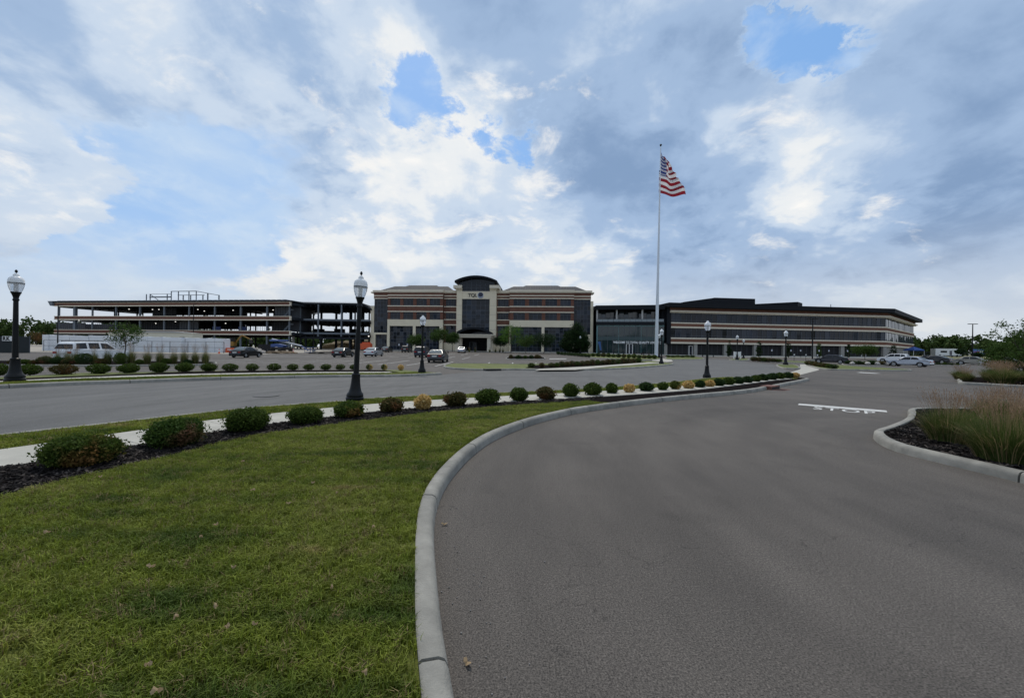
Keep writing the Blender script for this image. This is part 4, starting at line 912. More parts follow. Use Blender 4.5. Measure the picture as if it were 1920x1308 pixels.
def flag():
    m, nt, p = newmat('flag_cloth'); N, L = nt.nodes, nt.links; p.inputs['Roughness'].default_value = .8
    uv = N.new('ShaderNodeUVMap'); sp = N.new('ShaderNodeSeparateXYZ'); L.new(uv.outputs[0], sp.inputs[0]); U, V = sp.outputs[0], sp.outputs[1]
    def M(op, a, b=None):
        n = N.new('ShaderNodeMath'); n.operation = op
        for i, v in enumerate((a, b)):
            if v is None: continue
            if isinstance(v, (int, float)): n.inputs[i].default_value = v
            else: L.new(v, n.inputs[i])
        return n.outputs[0]
    def mix(f, a, b):
        n = N.new('ShaderNodeMix'); n.data_type = 'RGBA'; L.new(f, n.inputs[0])
        for i, v in ((6, a), (7, b)):
            if isinstance(v, tuple): n.inputs[i].default_value = v
            else: L.new(v, n.inputs[i])
        return n.outputs[2]
    stripe = M('MODULO', M('FLOOR', M('MULTIPLY', V, 13)), 2)      # even = red
    base = mix(stripe, (.26, .016, .03, 1), (.72, .72, .74, 1))
    canton = M('MULTIPLY', M('LESS_THAN', U, .40), M('LESS_THAN', V, 7 / 13))
    gu, gv = M('SUBTRACT', M('FRACT', M('MULTIPLY', U, 11 / .40 / 1.8)), .5), M('SUBTRACT', M('FRACT', M('MULTIPLY', V, 9 * 13 / 7 / 1.5)), .5)
    star = M('LESS_THAN', M('ADD', M('MULTIPLY', gu, gu), M('MULTIPLY', gv, gv)), .085)
    base = mix(canton, base, mix(star, (.018, .040, .19, 1), (.72, .72, .74, 1)))
    L.new(base, p.inputs['Base Color']); tr = N.new('ShaderNodeBsdfTranslucent'); L.new(base, tr.inputs[0]); ms = N.new('ShaderNodeMixShader'); ms.inputs[0].default_value = .4
    L.new(p.outputs[0], ms.inputs[1]); L.new(tr.outputs[0], ms.inputs[2]); L.new(ms.outputs[0], N['Material Output'].inputs[0])
    # outline of the hanging cloth in pixels relative to the pole: hoist edge, fly edge
    nu, nv = 40, 40; verts, uvs = [], []
    fly = [(11, 11), (20, 25), (22, 36), (28, 45), (33, 55), (38, 65), (45, 74)]      # px right of hoist, px below flag top, top corner to bottom corner
    def flyp(t):
        k = t * (len(fly) - 1); i = min(int(k), len(fly) - 2); f = k - i; return Vector(fly[i]) * (1 - f) + Vector(fly[i + 1]) * f
    for j in range(nv + 1):
        t = j / nv; hoist = Vector((-.055 * t * 73 * .6, t * 73)); fl = flyp(t)
        if t < .45: hoist = Vector((-.055 * t * 73 * .6, (t / .45) ** .9 * 33))
        else: hoist = Vector((-3 + 0 * t, 33 + (t - .45) / .55 * 40))
        for i in range(nu + 1):
            u = i / nu; uu = u ** .9 if t < .5 else u
            q = hoist * (1 - uu) + fl * uu
            sag = math.sin(u * math.pi) * (5.5 * t if t > .5 else 2.0 * (1 - t)); depth = math.sin(u * 9 + t * 3.5) * 1.0 * u + math.sin(t * 16 + u * 4) * .45 * u + u * .5 + (math.exp(-((t - .47) / .05) ** 2) * 1.3 * u)
            verts.append((q.x * s * 1.12, depth, -(q.y * 1.03 + sag) * s)); uvs.append((u, t))
    faces = [(j * (nu + 1) + i, j * (nu + 1) + i + 1, (j + 1) * (nu + 1) + i + 1, (j + 1) * (nu + 1) + i) for j in range(nv) for i in range(nu)]
    me = bpy.data.meshes.new('flag'); me.from_pydata(verts, [], faces); me.materials.append(m); me.polygons.foreach_set('use_smooth', [True] * len(faces))
    ul = me.uv_layers.new(name='UVMap')
    for lp in me.loops: ul.data[lp.index].uv = uvs[lp.vertex_index]
    o = link('flag', me, None, (fx + math.sin(R(.55)) * (ph - 13 * s) + .12, fy, fz + ph - 10.5 * s)); tag(o, 'red white and blue striped flag with stars drooping from the tall pole', 'flag')
flag()

# ------------------------------------------------------------------ facades
class Facade:
    """vertical plane through two photo columns at given distances; local x runs along it, local y into the building"""
    def __init__(s, pl_, Yl, pr, Yr):
        s.a = Vector(((pl_ - CX) / F_PX * Yl, Yl)); s.b = Vector(((pr - CX) / F_PX * Yr, Yr)); s.d = (s.b - s.a); s.L = s.d.length; s.d.normalize()
        s.g = min(H(*s.a), H(*s.b), H(*((s.a + s.b) / 2)))
        s.rz = math.atan2(s.d.y, s.d.x)
    def uv(s, px, py, off=0.0):
        a, b = (px - CX) / F_PX, (CY - py) / F_PX; D = Vector((a * cr - b * sr, 1.0, a * sr + b * cr)); n = Vector((-s.d.y, s.d.x))
        t = ((s.a + n * off).dot(n)) / (D.x * n.x + D.y * n.y); p = Vector((D.x * t, D.y * t)) - s.a
        return p.dot(s.d), CAM_H + D.z * t - s.g
    def u(s, px, py=600, off=0.0): return s.uv(px, py, off)[0]
    def z(s, px, py, off=0.0): return s.uv(px, py, off)[1]
    def root(s, name, label, cat): return thing(name, label, cat, (s.a.x, s.a.y, s.g), s.rz)
def window(parent, u0, u1, z0, z1, y, cols, rows=(), glass=GLASS, fr=.07, name='window', depth=.12, bar=.06):
    """frame with separate panes; rows = heights (fractions) of cross bars"""
    w = MB(); w.box(u0, u0 + fr, y - depth * .5, y + depth * .5, z0, z1).box(u1 - fr, u1, y - depth * .5, y + depth * .5, z0, z1).box(u0 + fr, u1 - fr, y - depth * .5, y + depth * .5, z0, z0 + fr).box(u0 + fr, u1 - fr, y - depth * .5, y + depth * .5, z1 - fr, z1)
    us = [u0 + (u1 - u0) * i / cols for i in range(cols + 1)]; zs = [z0] + [z0 + (z1 - z0) * r for r in rows] + [z1]
    for a in us[1:-1]: w.box(a - bar / 2, a + bar / 2, y - depth * .42, y + depth * .4, z0 + fr, z1 - fr)
    for a in zs[1:-1]: w.box(u0 + fr, u1 - fr, y - depth * .38, y + depth * .38, a - bar / 2, a + bar / 2)
    o = w.build(name, MULL, parent)
    for i in range(cols):
        for j in range(len(zs) - 1): MB().box(us[i] + .012, us[i + 1] - .012, y - .012, y + .012, zs[j] + .012, zs[j + 1] - .012).build('pane', glass, o)
    return o

# --- brick office
def brick_office():
    f = Facade(700, 123.0, 1107, 118.5); o = f.root('office_building', 'four-storey brick and beige office with an arched glass centre and hipped dark roofs', 'office building')
    Z = lambda py: f.z(740, py)                  # levels read at the left bay
    z_top, z_c, l1a, l1b, l2a, l2b, w4t, w4b, s4a, s4b, s3a, s3b, w3t, w3b, bt, bb = [Z(v) for v in (544.2, 548, 553.6, 555.4, 558.6, 560.3, 560.6, 573.3, 573.5, 575.2, 583.6, 585.3, 585.9, 598.8, 599.2, 611.2)]
    U = f.u; uL, uR = 0.0, f.L; z0 = -.6
    bays = [(U(729.8), U(832.3), -1.4), (U(956), U(1075), -1.4)]; rec = [(U(832.3), U(856), 0), (U(930), U(956), 0)]; tows = [(uL, U(729.8), 0), (U(1075), uR, 0)]
    D = 24.0
    MB().box(uL + .3, uR - .3, 1.2, D, z0, z_top - .25).build('core', DARK, o)
    MB().box(uL + .02, uL + .3, .4, D, z0, z_c).build('side_wall', BRICK, o); MB().box(uR - .3, uR - .02, .4, D, z0, z_c).build('side_wall', BRICK, o)
    def bandset(u0, u1, y, thick):
        MB().box(u0, u1, y, y + thick, l2b, z_c).build('brick_band', BRICK, o)
        MB().box(u0 - .06, u1 + .06, y - .35, y + thick, z_c, z_top).box(u0 - .03, u1 + .03, y - .18, y + thick - .1, z_c - .25, z_c - .004).build('cornice', STONE, o)
        for a, b in ((l1a, l1b), (l2a, l2b)): MB().box(u0 - .03, u1 + .03, y - .12, y + .02, a, b).build('stone_course', STONE, o)
    for (u0, u1, y), wins, gw in ((bays[0], [(734.6, 753), (758.7, 777), (783, 802), (807.7, 827)], [(733.8, 777), (782, 826.4)]), (bays[1], [(963, 984.4), (991.8, 1015.6), (1022, 1043.8), (1049.9, 1069.5)], [(959.6, 1015.6), (1021, 1070)])):
        bandset(u0, u1, y, 1.6)
        MB().box(u0, u1, y, y + 1.6, s4b, s3a).build('brick_band', BRICK, o)
        for a, b in ((s4a, s4b), (s3a, s3b)): MB().box(u0 - .03, u1 + .03, y - .12, y + .02, a, b).build('stone_course', STONE, o)
        MB().box(u0, u1, y + .9, y + 1.6, bb, l2b).build('backing', DARK, o)
        edges = [u0] + [U(p) for w in wins for p in w] + [u1]
        for k in range(0, len(edges), 2):
            for zb, zt in ((w4b, l2a), (w3b, s3a)): MB().box(edges[k], edges[k + 1], y + .05, y + .9, zb, zt).build('brick_pier', BRICK, o)
        for a, b in wins:
            for zb, zt in ((w4b, w4t), (w3b, w3t)): window(o, U(a), U(b), zb, zt, y + .35, 3, (.14, .78))
        MB().box(u0, u1, y - .08, y + .9, bb, bt).build('beige_band', BEIGE, o)
        e2 = [u0] + [U(p) for w in gw for p in w] + [u1]
        for k in range(0, len(e2), 2): MB().box(e2[k], e2[k + 1], y - .08, y + 1.0, z0, bb - .003).build('beige_column', BEIGE, o)
        for a, b in gw: window(o, U(a), U(b), z0, bb - .05, y + .5, 7, (.12, .24, .38, .5, .64, .78, .9), bar=.07)
    for (u0, u1, y), wp in zip(rec, ((835.6, 854.5), (933, 953))):
        bandset(u0 + .05, u1 - .05, y, 1.2)
        for a, b in ((s4b, s3a), (bb + .7, bt)): MB().box(u0, u1, y, y + 1.0, a, b).build('brick_band', BRICK, o)
        for a, b in ((s4a, s4b), (s3a, s3b), (bt, bt + .28), (bb + .35, bb + .7)): MB().box(u0, u1, y - .1, y + .6, a, b).build('stone_course', STONE, o)
        for zb, zt in ((w4b, w4t), (w3b, w3t), (z0 + 3.2, bb + .3)):
            window(o, U(wp[0]), U(wp[1]), zb, zt, y + .35, 4, (.14, .78)); MB().box(u0, U(wp[0]), y + .04, y + .8, zb - .1, zt + .1).build('brick_pier', BRICK, o); MB().box(U(wp[1]), u1, y + .04, y + .8, zb - .1, zt + .1).build('brick_pier', BRICK, o)
        MB().box(u0, u1, y + .06, y + 1, z0, z0 + 3.1).build('beige_base', BEIGE, o)
    for (u0, u1, y), mir in zip(tows, (0, 1)):
        MB().box(u0, u1, y - .02, y + 1.0, l2b, z_c).build('brick_band', BRICK, o)
        MB().box(u0 - .3 * (1 - mir), u1 + .3 * mir, y - .35, y + 1.0, z_c, z_top).build('cornice', STONE, o)
        MB().box(u0 - .9 if not mir else u1, u0 if not mir else u1 + .9, y - .3, y + 3, z_c - .25, z_c + .15).build('cornice_return', STONE, o)
        for a, b in ((l1a, l1b), (l2a, l2b)): MB().box(u0, u1, y - .12, y + .02, a, b).build('stone_course', STONE, o)
        window(o, u0 + .1, u1 - .05, Z(623.5), l2a - .05, y + .3, 5, (.08, .2, .32, .44, .56, .68, .8, .92), bar=.07)
        MB().box(u0, u1, y, y + .9, Z(627), Z(623.6)).build('beige_band', BEIGE, o)
        uu = (u0, u0 + (u1 - u0) * .12, u0 + (u1 - u0) * .86, u1)
        MB().box(uu[0], uu[1], y, y + .9, z0, Z(627) - .003).build('beige_column', BEIGE, o); MB().box(uu[2], uu[3], y, y + .9, z0, Z(627) - .003).build('beige_column', BEIGE, o)
        window(o, uu[1], uu[2], z0, Z(627) - .05, y + .5, 4, (.25, .5, .75))
    MB().box(uL - 1.1, uL + .02, .2, 1.4, z0, Z(573)).build('beige_fin', BEIGE, o); MB().box(uR - .05, uR + .75, .2, 1.4, z0, Z(563)).build('beige_fin', BEIGE, o)
    # hipped roofs with standing seams, a raised middle piece each
    for k, (pa, pb, ma, mb_) in enumerate(((709, 850, 738, 829), (941, 1101, 965, 1066))):
        a, b = U(pa), U(pb); zr = Z(534.6) + .55; y0, y1 = .5, 15.0; hip = 3.1
        def hiproof(a, b, y0, y1, zb, zt, hp, seams):
            ym = (y0 + y1) / 2; m = MB()
            P = [(a, y0, zb), (b, y0, zb), (b, y1, zb), (a, y1, zb), (a + hp, ym - 2, zt), (b - hp, ym - 2, zt), (b - hp, ym + 2, zt), (a + hp, ym + 2, zt)]
            for q in ((0, 1, 5, 4), (1, 2, 6, 5), (2, 3, 7, 6), (3, 0, 4, 7), (4, 5, 6, 7)): m.face([P[i] for i in q])
            r = m.build('roof', ROOFM, o); sm = MB(); n = int((b - a) / .75)
            for i in range(1, n):
                uu = a + (b - a) * i / n; t = min(1, (uu - a) / hp, (b - uu) / hp); e = Vector((uu, y0, zb)); tp = Vector((uu, y0 + (ym - 2 - y0) * t, zb + (zt - zb) * t)); sm.tube(e, tp, .035, n=4, cap=False)
            for i in range(1, 7):
                t = i / 7; sm.tube((a + hp * t, y0 + (ym - 2 - y0) * t, zb + (zt - zb) * t), (b - hp * t, y0 + (ym - 2 - y0) * t, zb + (zt - zb) * t), .03, n=4, cap=False)
            sm.build('seam', mat('roof_seam', (.10, .105, .115), .7, spec=.2), r)
            MB().box(a - .1, b + .1, y0 - .15, y0 + .1, zb - .28, zb + .06).build('gutter', CHAR, r)
        hiproof(a, b, y0, y1, z_top - .02, zr, hip, 1)
        hiproof(U(ma), U(mb_), y0 - 1.3, y1, z_top + .04, zr + .22, hip, 1)
    # centre tower
    ty = -2.2; off = ty; Tu = lambda px: f.u(px, 580, off); Tz = lambda py: f.z(893, py, off)
    tl, ti, tj, tr_ = Tu(855.9), Tu(866), Tu(917.9), Tu(930); zt = Tz(543.5); zg = Tz(560.3)
    MB().box(tl, ti, ty, 3, z0, zt).build('tower_pier', BEIGE, o); MB().box(tj, tr_, ty, 3, z0, zt).build('tower_pier', BEIGE, o)
    for py in (573, 590, 601, 618):                               # joints of the piers
        for a, b in ((tl, ti), (tj, tr_)): MB().box(a + .02, b - .02, ty - .006, ty + .01, Tz(py), Tz(py) + .06).build('joint', mat('joint_grey', (.30, .27, .21), .9), o)
    for a, b, c, d in ((tl - .2, ti, tl - .9, ti), (tj, tr_ + .2, tj, tr_ + .9)):
        MB().box(a, b, ty - .25, 3.2, zt, zt + .45).build('pier_cap', BEIGE, o); MB().box(c, d, ty - .7, 3.4, zt + .45, Tz(535)).build('pier_cap', STONE, o)
    MB().box(ti, tj, ty + .1, ty + .8, zg, Tz(546)).build('sign_panel', BEIGE, o)
    MB().box(ti, tj, ty + .02, ty + .1, Tz(547.5), Tz(546)).box(ti, tj, ty + .02, ty + .1, zg, zg + .25).build('panel_moulding', STONE, o)
    window(o, ti, tj, Tz(618), zg - .03, ty + .6, 6, (.1, .2, .33, .37, .5, .62, .66, .8), bar=.08)
    MB().box(ti, tj, ty + 1.2, 3, z0, Tz(540)).build('backing', DARK, o)
    # arched top: glass fan and vault
    ua, ub = tl - .4, tr_ + .3; um = (ua + ub) / 2; ze = Tz(527.0); za = Tz(517.6); hw = (ub - ua) / 2; sag = za - ze; Rr = (hw * hw + sag * sag) / (2 * sag)
    arc = lambda u, dr=0: za - Rr + math.sqrt(max((Rr + dr) ** 2 - (u - um) ** 2, .01))
    n = 24; vt = []; th = .62
    top = [(ua + (ub - ua) * i / n, arc(ua + (ub - ua) * i / n)) for i in range(n + 1)]; bot = [(p[0], p[1] - th) for p in reversed(top)]
    MB().prism(top + bot, 'y', ty - 1.3, 16).build('vault_roof', CHAR, o, False)
    g0, g1, gz = ti - .3, tj + .3, Tz(545.6); glass_top = lambda u: arc(u) - th - .05
    ga, gb = tl + .45, tr_ - .6
    poly = [(ti, gz), (tj, gz), (tj, zt + 1.0), (gb, zt + 1.0)] + [(gb + (ga - gb) * i / n, glass_top(gb + (ga - gb) * i / n)) for i in range(n + 1)] + [(ga, zt + 1.0), (ti, zt + 1.0)]
    w = MB().prism(poly, 'y', ty + .55, ty + .6).build('fan_window', GLASS, o)
    for i in range(7):
        u = ti + (tj - ti) * i / 6; MB().box(u - .05, u + .05, ty + .45, ty + .55, gz, glass_top(u)).build('mullion', MULL, w)
    for zz in (gz + .06, gz + 1.1, Tz(534.5)): MB().box(ti, tj, ty + .44, ty + .54, zz - .05, zz + .05).build('transom', MULL, w)
    # lettering and globe emblem
    sign = mat('sign_black', (.008, .008, .010), .4)
    me = text_mesh('TQL', 1.0, .04, .92, .018); me.materials.append(sign); t_ = link('lettering', me, o); xs = [v.co.x for v in me.vertices]; ys = [v.co.y for v in me.vertices]
    tw = Tu(894.2) - Tu(877.3); thh = Tz(548.8) - Tz(556.2); sc_ = tw / (max(xs) - min(xs)); t_.rotation_euler = (R(90), 0, 0); t_.scale = (sc_, thh / (max(ys) - 0 + .12), 1); t_.location = (Tu(877.3), ty + .05, Tz(556.2))
    cu, cz = Tu(900.8), Tz(553.0); rad = (Tu(906.2) - Tu(895.4)) / 2
    navy = mat('emblem_navy', (.008, .014, .045), .35); blue = mat('emblem_blue', (.03, .06, .18), .4); pale = mat('emblem_pale', (.55, .60, .68), .4)
    def disc(c, r0, y0, y1, m_, nm, rz_=1.0):
        MB().prism([(c[0] + r0 * math.cos(i * math.pi / 20), c[1] + r0 * rz_ * math.sin(i * math.pi / 20)) for i in range(40)], 'y', y0, y1).build(nm, m_, o)
    disc((cu - .05, cz - .06), rad * 1.06, ty + .05, ty + .09, pale, 'emblem_ring'); disc((cu + .02, cz - .16), rad * .95, ty + .02, ty + .05, blue, 'emblem_swoosh', .93); disc((cu + .04, cz - .02), rad * .93, ty - .01, ty + .02, pale, 'emblem_crescent', .90); disc((cu, cz + .10), rad * .86, ty - .04, ty - .01, navy, 'emblem_globe', .92)
    # entrance canopy
    co = -9.5; Cu = lambda px: f.u(px, 640, co); Cz = lambda py: f.z(886, py, co); c0, c1 = Cu(849), Cu(924.2)
    MB().box(c0 + .5, c1 - .5, co + .3, ty + .02, Cz(632.3), Cz(627.6)).box(c0, c1, co, ty - .1, Cz(628.0), Cz(626.3)).box(c0 + .25, c1 - .25, co + .15, ty - .05, Cz(629.4), Cz(628.0) - .003).build('canopy_beam', STONE, o)
    for a, b in ((852.4, 859), (912.8, 919)):
        for yy in (co + .6, ty - 1.6): MB().box(Cu(a), Cu(b), yy, yy + 1.0, z0, Cz(632.3)).build('canopy_column', STONE, o)
    a, b = Cu(855), Cu(918.5); zb = Cz(624.8); za_ = Cz(613.0); um2 = (a + b) / 2; hw2 = (b - a) / 2; s2 = za_ - Cz(621.8); R2 = (hw2 ** 2 + s2 ** 2) / (2 * s2); ze2 = Cz(621.8)
    arcp = [(a + (b - a) * i / 18, za_ - R2 + math.sqrt(R2 ** 2 - (a + (b - a) * i / 18 - um2) ** 2)) for i in range(19)]
    MB().prism(arcp + [(b, ze2 - .9), (b - .9, ze2 - .9)] + [(p[0] * .93 + um2 * .07, p[1] - .55) for p in reversed(arcp[1:-1])] + [(a + .9, ze2 - .9), (a, ze2 - .9)], 'y', co + .6, ty + .3).build('canopy_vault', CHAR, o)
    MB().box(a + .4, b - .4, co + 1.2, ty, Cz(626.2) , Cz(625.0)).build('canopy_deck', DARK, o)
    MB().prism([(p[0] * .92 + um2 * .08, max(p[1] - .6, ze2 - .85)) for p in arcp] + [(b - .6, ze2 - 1.0), (a + .6, ze2 - 1.0)], 'y', ty - .9, ty - .85).build('canopy_glass', GLASS, o)
    dl, dr_ = f.u(883), f.u(896); zd = f.z(889, 642)
    for k in range(3):
        uu = dl + (dr_ - dl) * k / 2; MB().box(uu - .1, uu + .1, ty + .35, ty + .5, z0, zd).build('door_frame', MULL, o)
    MB().box(dl, dr_, ty + .35, ty + .5, zd, zd + .15).build('door_frame', MULL, o)
    for k in range(2): MB().box(dl + (dr_ - dl) * k / 2 + .12, dl + (dr_ - dl) * (k + 1) / 2 - .12, ty + .4, ty + .44, z0, zd - .02).build('door', GLASS, o)
    return o
brick_office()

# --- glass link between the offices
def glass_link():
    f = Facade(1118, 116.0, 1262, 112.0); o = f.root('glass_link_building', 'dark three-storey glass entrance link with an open upper terrace', 'office building'); U = f.u; Z = lambda py: f.z(1160, py); z0 = -.6; D = 20; L = f.u(1246); zt = Z(572.4)
    MB().box(0, L, 6, D, z0, zt - .1).build('core', CHAR, o)
    MB().box(-.2, L, -.5, D, Z(580.3), zt).build('roof_fascia', CHAR, o)
    MB().prism([(-.2, -.4), (-.2, D), (-3.2, D), (-3.2, 12)], 'z', Z(579.8), zt - .02).build('roof_fascia', CHAR, o); MB().box(-3.0, 0, 9, D, z0, Z(580)).build('side_wall', CHAR, o)
    MB().box(-.15, L, -.35, 6, Z(609), Z(603.2)).build('floor_fascia', CHAR, o)
    MB().box(-.1, .15, 2.2, 6, Z(603), Z(580.5)).build('side_wall', CHAR, o)
    for a, b in ((1118, 1121), (1155, 1157.8), (1203, 1206)): MB().box(U(a), U(b), .2, .6, Z(603.1), Z(580.4)).build('column', mat('column_light', (.42, .41, .40), .8), o)
    window(o, .2, L - .2, Z(603), Z(581), 5.6, 14, (.45,), GLASSB)
    rail = thing_part = MB().box(.1, L, .05, .11, Z(598.2), Z(597.8)).build('railing', MULL, o)
    rg = mat('railing_glass', (.20, .24, .26), .1)
    for k in range(12): MB().box(.15 + (L - .3) * k / 12 + .04, .15 + (L - .3) * (k + 1) / 12 - .04, .06, .09, Z(603.1), Z(598.4)).build('glass_panel', rg, rail)
    teal = mat('teal_frame', (.10, .20, .21), .3); tg = mat('teal_glass', (.012, .028, .032), .05, spec=.7)
    wl = [(.1, L - .3)]
    n = 12; zb = Z(636.5); zm = Z(631.5)
    w = MB().box(.0, L, .1, .35, Z(637.6), Z(631)).build('spandrel', mat('spandrel_teal', (.035, .065, .07), .3), o)
    fr = MB().box(0, .35, .05, .4, z0, Z(609.1)).build('corner_frame', teal, o)
    for k in range(1, n):
        uu = L * k / n; MB().box(uu - .05, uu + .05, .08, .3, z0, Z(609.1)).build('mullion', teal if k % 4 == 0 else MULL, o)
    for k in range(n): MB().box(L * k / n + .05, L * (k + 1) / n - .05, .18, .21, Z(631), Z(609.2)).build('pane', tg, o); MB().box(L * k / n + .05, L * (k + 1) / n - .05, .2, .23, z0, Z(637.6)).build('pane', tg, o)
    for k in range(n): MB().box(L * k / n + .06, L * (k + 1) / n - .06, .14, .17, Z(611.8), Z(609.4)).build('blind', teal, o)
    for a in (1175, 1180.6, 1186.6): MB().box(U(a) - .12, U(a) + .12, -.02, .1, z0, Z(645)).build('door_frame', mat('door_alu', (.55, .55, .54), .4), o)
    MB().box(U(1175), U(1186.6), -.02, .1, Z(645), Z(644.3)).build('door_frame', MATS['door_alu'], o)
    for a, b in ((1175, 1180.6), (1180.6, 1186.6)): MB().box(U(a) + .14, U(b) - .14, .02, .06, z0, Z(645.2)).build('door', GLASS, o)
    me = text_mesh('WELCOME TO TOTAL QUALITY LOGISTICS', 1.0, .05, 1.05, .028); me.materials.append(mat('letter_white', (.9, .9, .9), .4)); t = link('lettering', me, o); xs = [v.co.x for v in me.vertices]; ys = [v.co.y for v in me.vertices]
    sc_ = (f.u(1241.5, 642, -.2) - f.u(1150, 641, -.2)) / (max(xs) - min(xs)); t.rotation_euler = (R(90), 0, 0); t.scale = (sc_, sc_ * 1.3, 1); t.location = (f.u(1150, 641, -.2), -.2, Z(643.4))
    banner = mat('blue_banner', (.03, .10, .28), .6); MB().prism([(U(1120.5), Z(641)), (U(1126.5), Z(640)), (U(1128.5), Z(657)), (U(1126), Z(657)), (U(1123), Z(646))], 'y', .12, .16).build('banner', banner, o)
    return o
glass_link()

# --- right office
def right_office():
    f = Facade(1251, 113.0, 1661, 121.5); o = f.root('office_building', 'long three-storey office with brick bands, ribbon windows and charcoal roof overhang', 'office building'); U = f.u; Z = lambda py: f.z(1262, py); z0 = -.7; L = f.L
    zt, zf, zb3, zl3, w3b, b2t, b2b, w2t, w2b, b1t, b1b = [Z(v) for v in (568.6, 576.6, 582.2, 586.2, 604.0, 606.2, 611.6, 614.8, 632.6, 635.0, 640.8)]; zs = Z(643.8)
    f2a = Vector((L, 0)); far = Facade(1661, 121.5, 1713, 157.5); d2 = far.b - far.a; e2 = Vector((d2.dot(f.d), d2.dot(Vector((-f.d.y, f.d.x))))); L2 = e2.length; e2.normalize(); n2 = Vector((e2.y, -e2.x)); ang2 = math.atan2(e2.y, e2.x)
    end = Vector((L, 0)) + e2 * L2
    foot = [(0, 0), (L, 0), (end.x, end.y), (end.x - 20, end.y + 16), (0, 26)]
    def slab(name, z_0, z_1, out, m, u0=None):
        p = [(0 if u0 is None else u0, -out), (L + out * .35, -out), (end.x + out * .9 * e2.x + n2.x * out, end.y + n2.y * out + out * .5 * e2.y), (end.x - 18, end.y + 14), (0 if u0 is None else u0, 24)]
        return MB().prism(p, 'z', z_0, z_1).build(name, m, o)
    slab('core', z0, zt - .5, -.8, DARK)
    u1 = U(1257.5)
    slab('roof_overhang', zf, zt, 1.9, CHAR, -.6)
    slab('brick_soffit_band', zb3, zf - .003, .35, BRICK_R, u1 - .4); slab('soffit', zl3 + .28, zb3 - .003, .9, STONE, u1 - .4); slab('stone_line', zl3, zl3 + .277, .55, STONE, u1 - .4)
    slab('stone_line', w3b - .33, w3b, .14, STONE, u1 - .2); slab('brick_band', b2b, b2t - .003, .06, BRICK_R, u1 - .2); slab('stone_line', w2t + .05, b2b - .003, .14, STONE, u1 - .2)
    slab('stone_line', w2b - .36, w2b, .14, STONE, u1 - .2); slab('brick_band', b1b, b1t - .003, .06, BRICK_R, u1 - .2); slab('stone_line', zs, b1b - .003, .18, STONE, u1 - .2)
    # charcoal end volume
    MB().box(-.3, u1, -.25, 12, Z(645), zf).build('end_wall', CHAR, o)
    MB().box(-1.2, 0, 1.2, 22, z0 + 3, zt - .15).build('end_wall', CHAR, o)
    def ribbon(root, LL, u0, zb_, zt_, n, glass):
        w = thing_ = MB()
        for k in range(n + 1): w.box(u0 + (LL - u0) * k / n - .045, u0 + (LL - u0) * k / n + .045, .12, .26, zb_, zt_)
        w.box(u0, LL, .13, .25, zb_ + .55, zb_ + .63).box(u0, LL, .13, .25, zb_, zb_ + .08)
        fr = w.build('ribbon_window', MULL, root)
        for k in range(n): MB().box(u0 + (LL - u0) * k / n + .045, u0 + (LL - u0) * (k + 1) / n - .045, .2, .23, zb_ + .02, zt_ - .02).build('pane', glass, fr)
    ribbon(o, L, u1, w3b, zl3, 44, GLASS); ribbon(o, L, u1, w2b, w2t + .05, 44, GLASS)
    side = link('side_wing', None, o, (L, 0, 0), ang2)
    for zb_, zt_ in ((w3b, zl3), (w2b, w2t + .05)):
        fr = MB()
        n = 22
        for k in range(n + 1): fr.box(L2 * k / n - .06, L2 * k / n + .06, .12, .26, zb_, zt_)
        fr.build('ribbon_window', MULL, side)
        for k in range(n): MB().box(L2 * k / n + .06, L2 * (k + 1) / n - .06, .2, .23, zb_ + .02, zt_ - .02).build('pane', GLASSB, side)
    MB().box(.5, L2 * .85, .6, .8, z0, zs).build('ground_wall', GREYC, side)
    # ground floor
    cols = [(1245.5, 1251.5), (1302, 1308), (1358, 1364), (1414, 1419.5), (1469, 1474.5), (1525, 1530.5), (1577.5, 1584), (1657, 1663)]
    cu = []
    for a, b in cols:
        ua, ub = f.u(a, 655), f.u(b, 655); cu.append((ua, ub)); MB().box(ua, ub, .1, .9, z0, zs - .003).build('column', GREYC, o)
    extra = [f.u(1620, 655)]
    for (a, b), (c, d) in zip(cu, cu[1:]):
        n = max(3, round((c - b) / 1.55)); window(o, b, c, z0, zs - .02, .85, n, (.22,), GLASS, fr=.06)
    for pa, pb in ((1293.5, 1301), (1589 + 30, 1628)):
        MB().box(f.u(pa, 655), f.u(pa, 655) + .22, .6, .74, z0, Z(648)).box(f.u(pb, 655) - .22, f.u(pb, 655), .6, .74, z0, Z(648)).box(f.u(pa, 655), f.u(pb, 655), .6, .74, Z(648), Z(647.2)).build('door_frame', mat('door_alu', (.55, .55, .54), .4), o); MB().box(f.u(pa, 655) + .24, f.u(pb, 655) - .24, .64, .68, z0, Z(648) - .02).build('door', GLASS, o)
    # plant rooms on the roof
    off = 14.0; P = lambda px, py: f.uv(px, py, off)
    a, b = P(1345, 558), P(1416, 559.5); MB().box(a[0] - 1, b[0], off, off + 8, zt - .2, a[1]).build('plant_room', CHAR, o)
    c = P(1319, 564); MB().prism([(c[0] + .5, off + 12), (a[0] - 1, off), (a[0] - 1, off + 8), (c[0] + .5, off + 16)], 'z', zt - .2, a[1] - .05).build('plant_room', CHAR, o)
    d, e = P(1426, 570), P(1496, 565.2); MB().prism([(d[0], off + 13), (e[0], off), (e[0] + 4.5, off + 3), (d[0] + 6, off + 18)], 'z', zt - .2, e[1] - .1).build('plant_room', CHAR, o)
    g_ = P(1518, 571); h_ = P(1533, 573); MB().box(g_[0], h_[0], off, off + 4, zt - .2, g_[1] - .7).build('plant_room', CHAR, o)
    q = P(1558, 572); MB().box(q[0] - .06, q[0] + .06, off, off + .12, zt - .2, q[1] + .3).build('roof_mast', CHAR, o)
    return o
right_office()

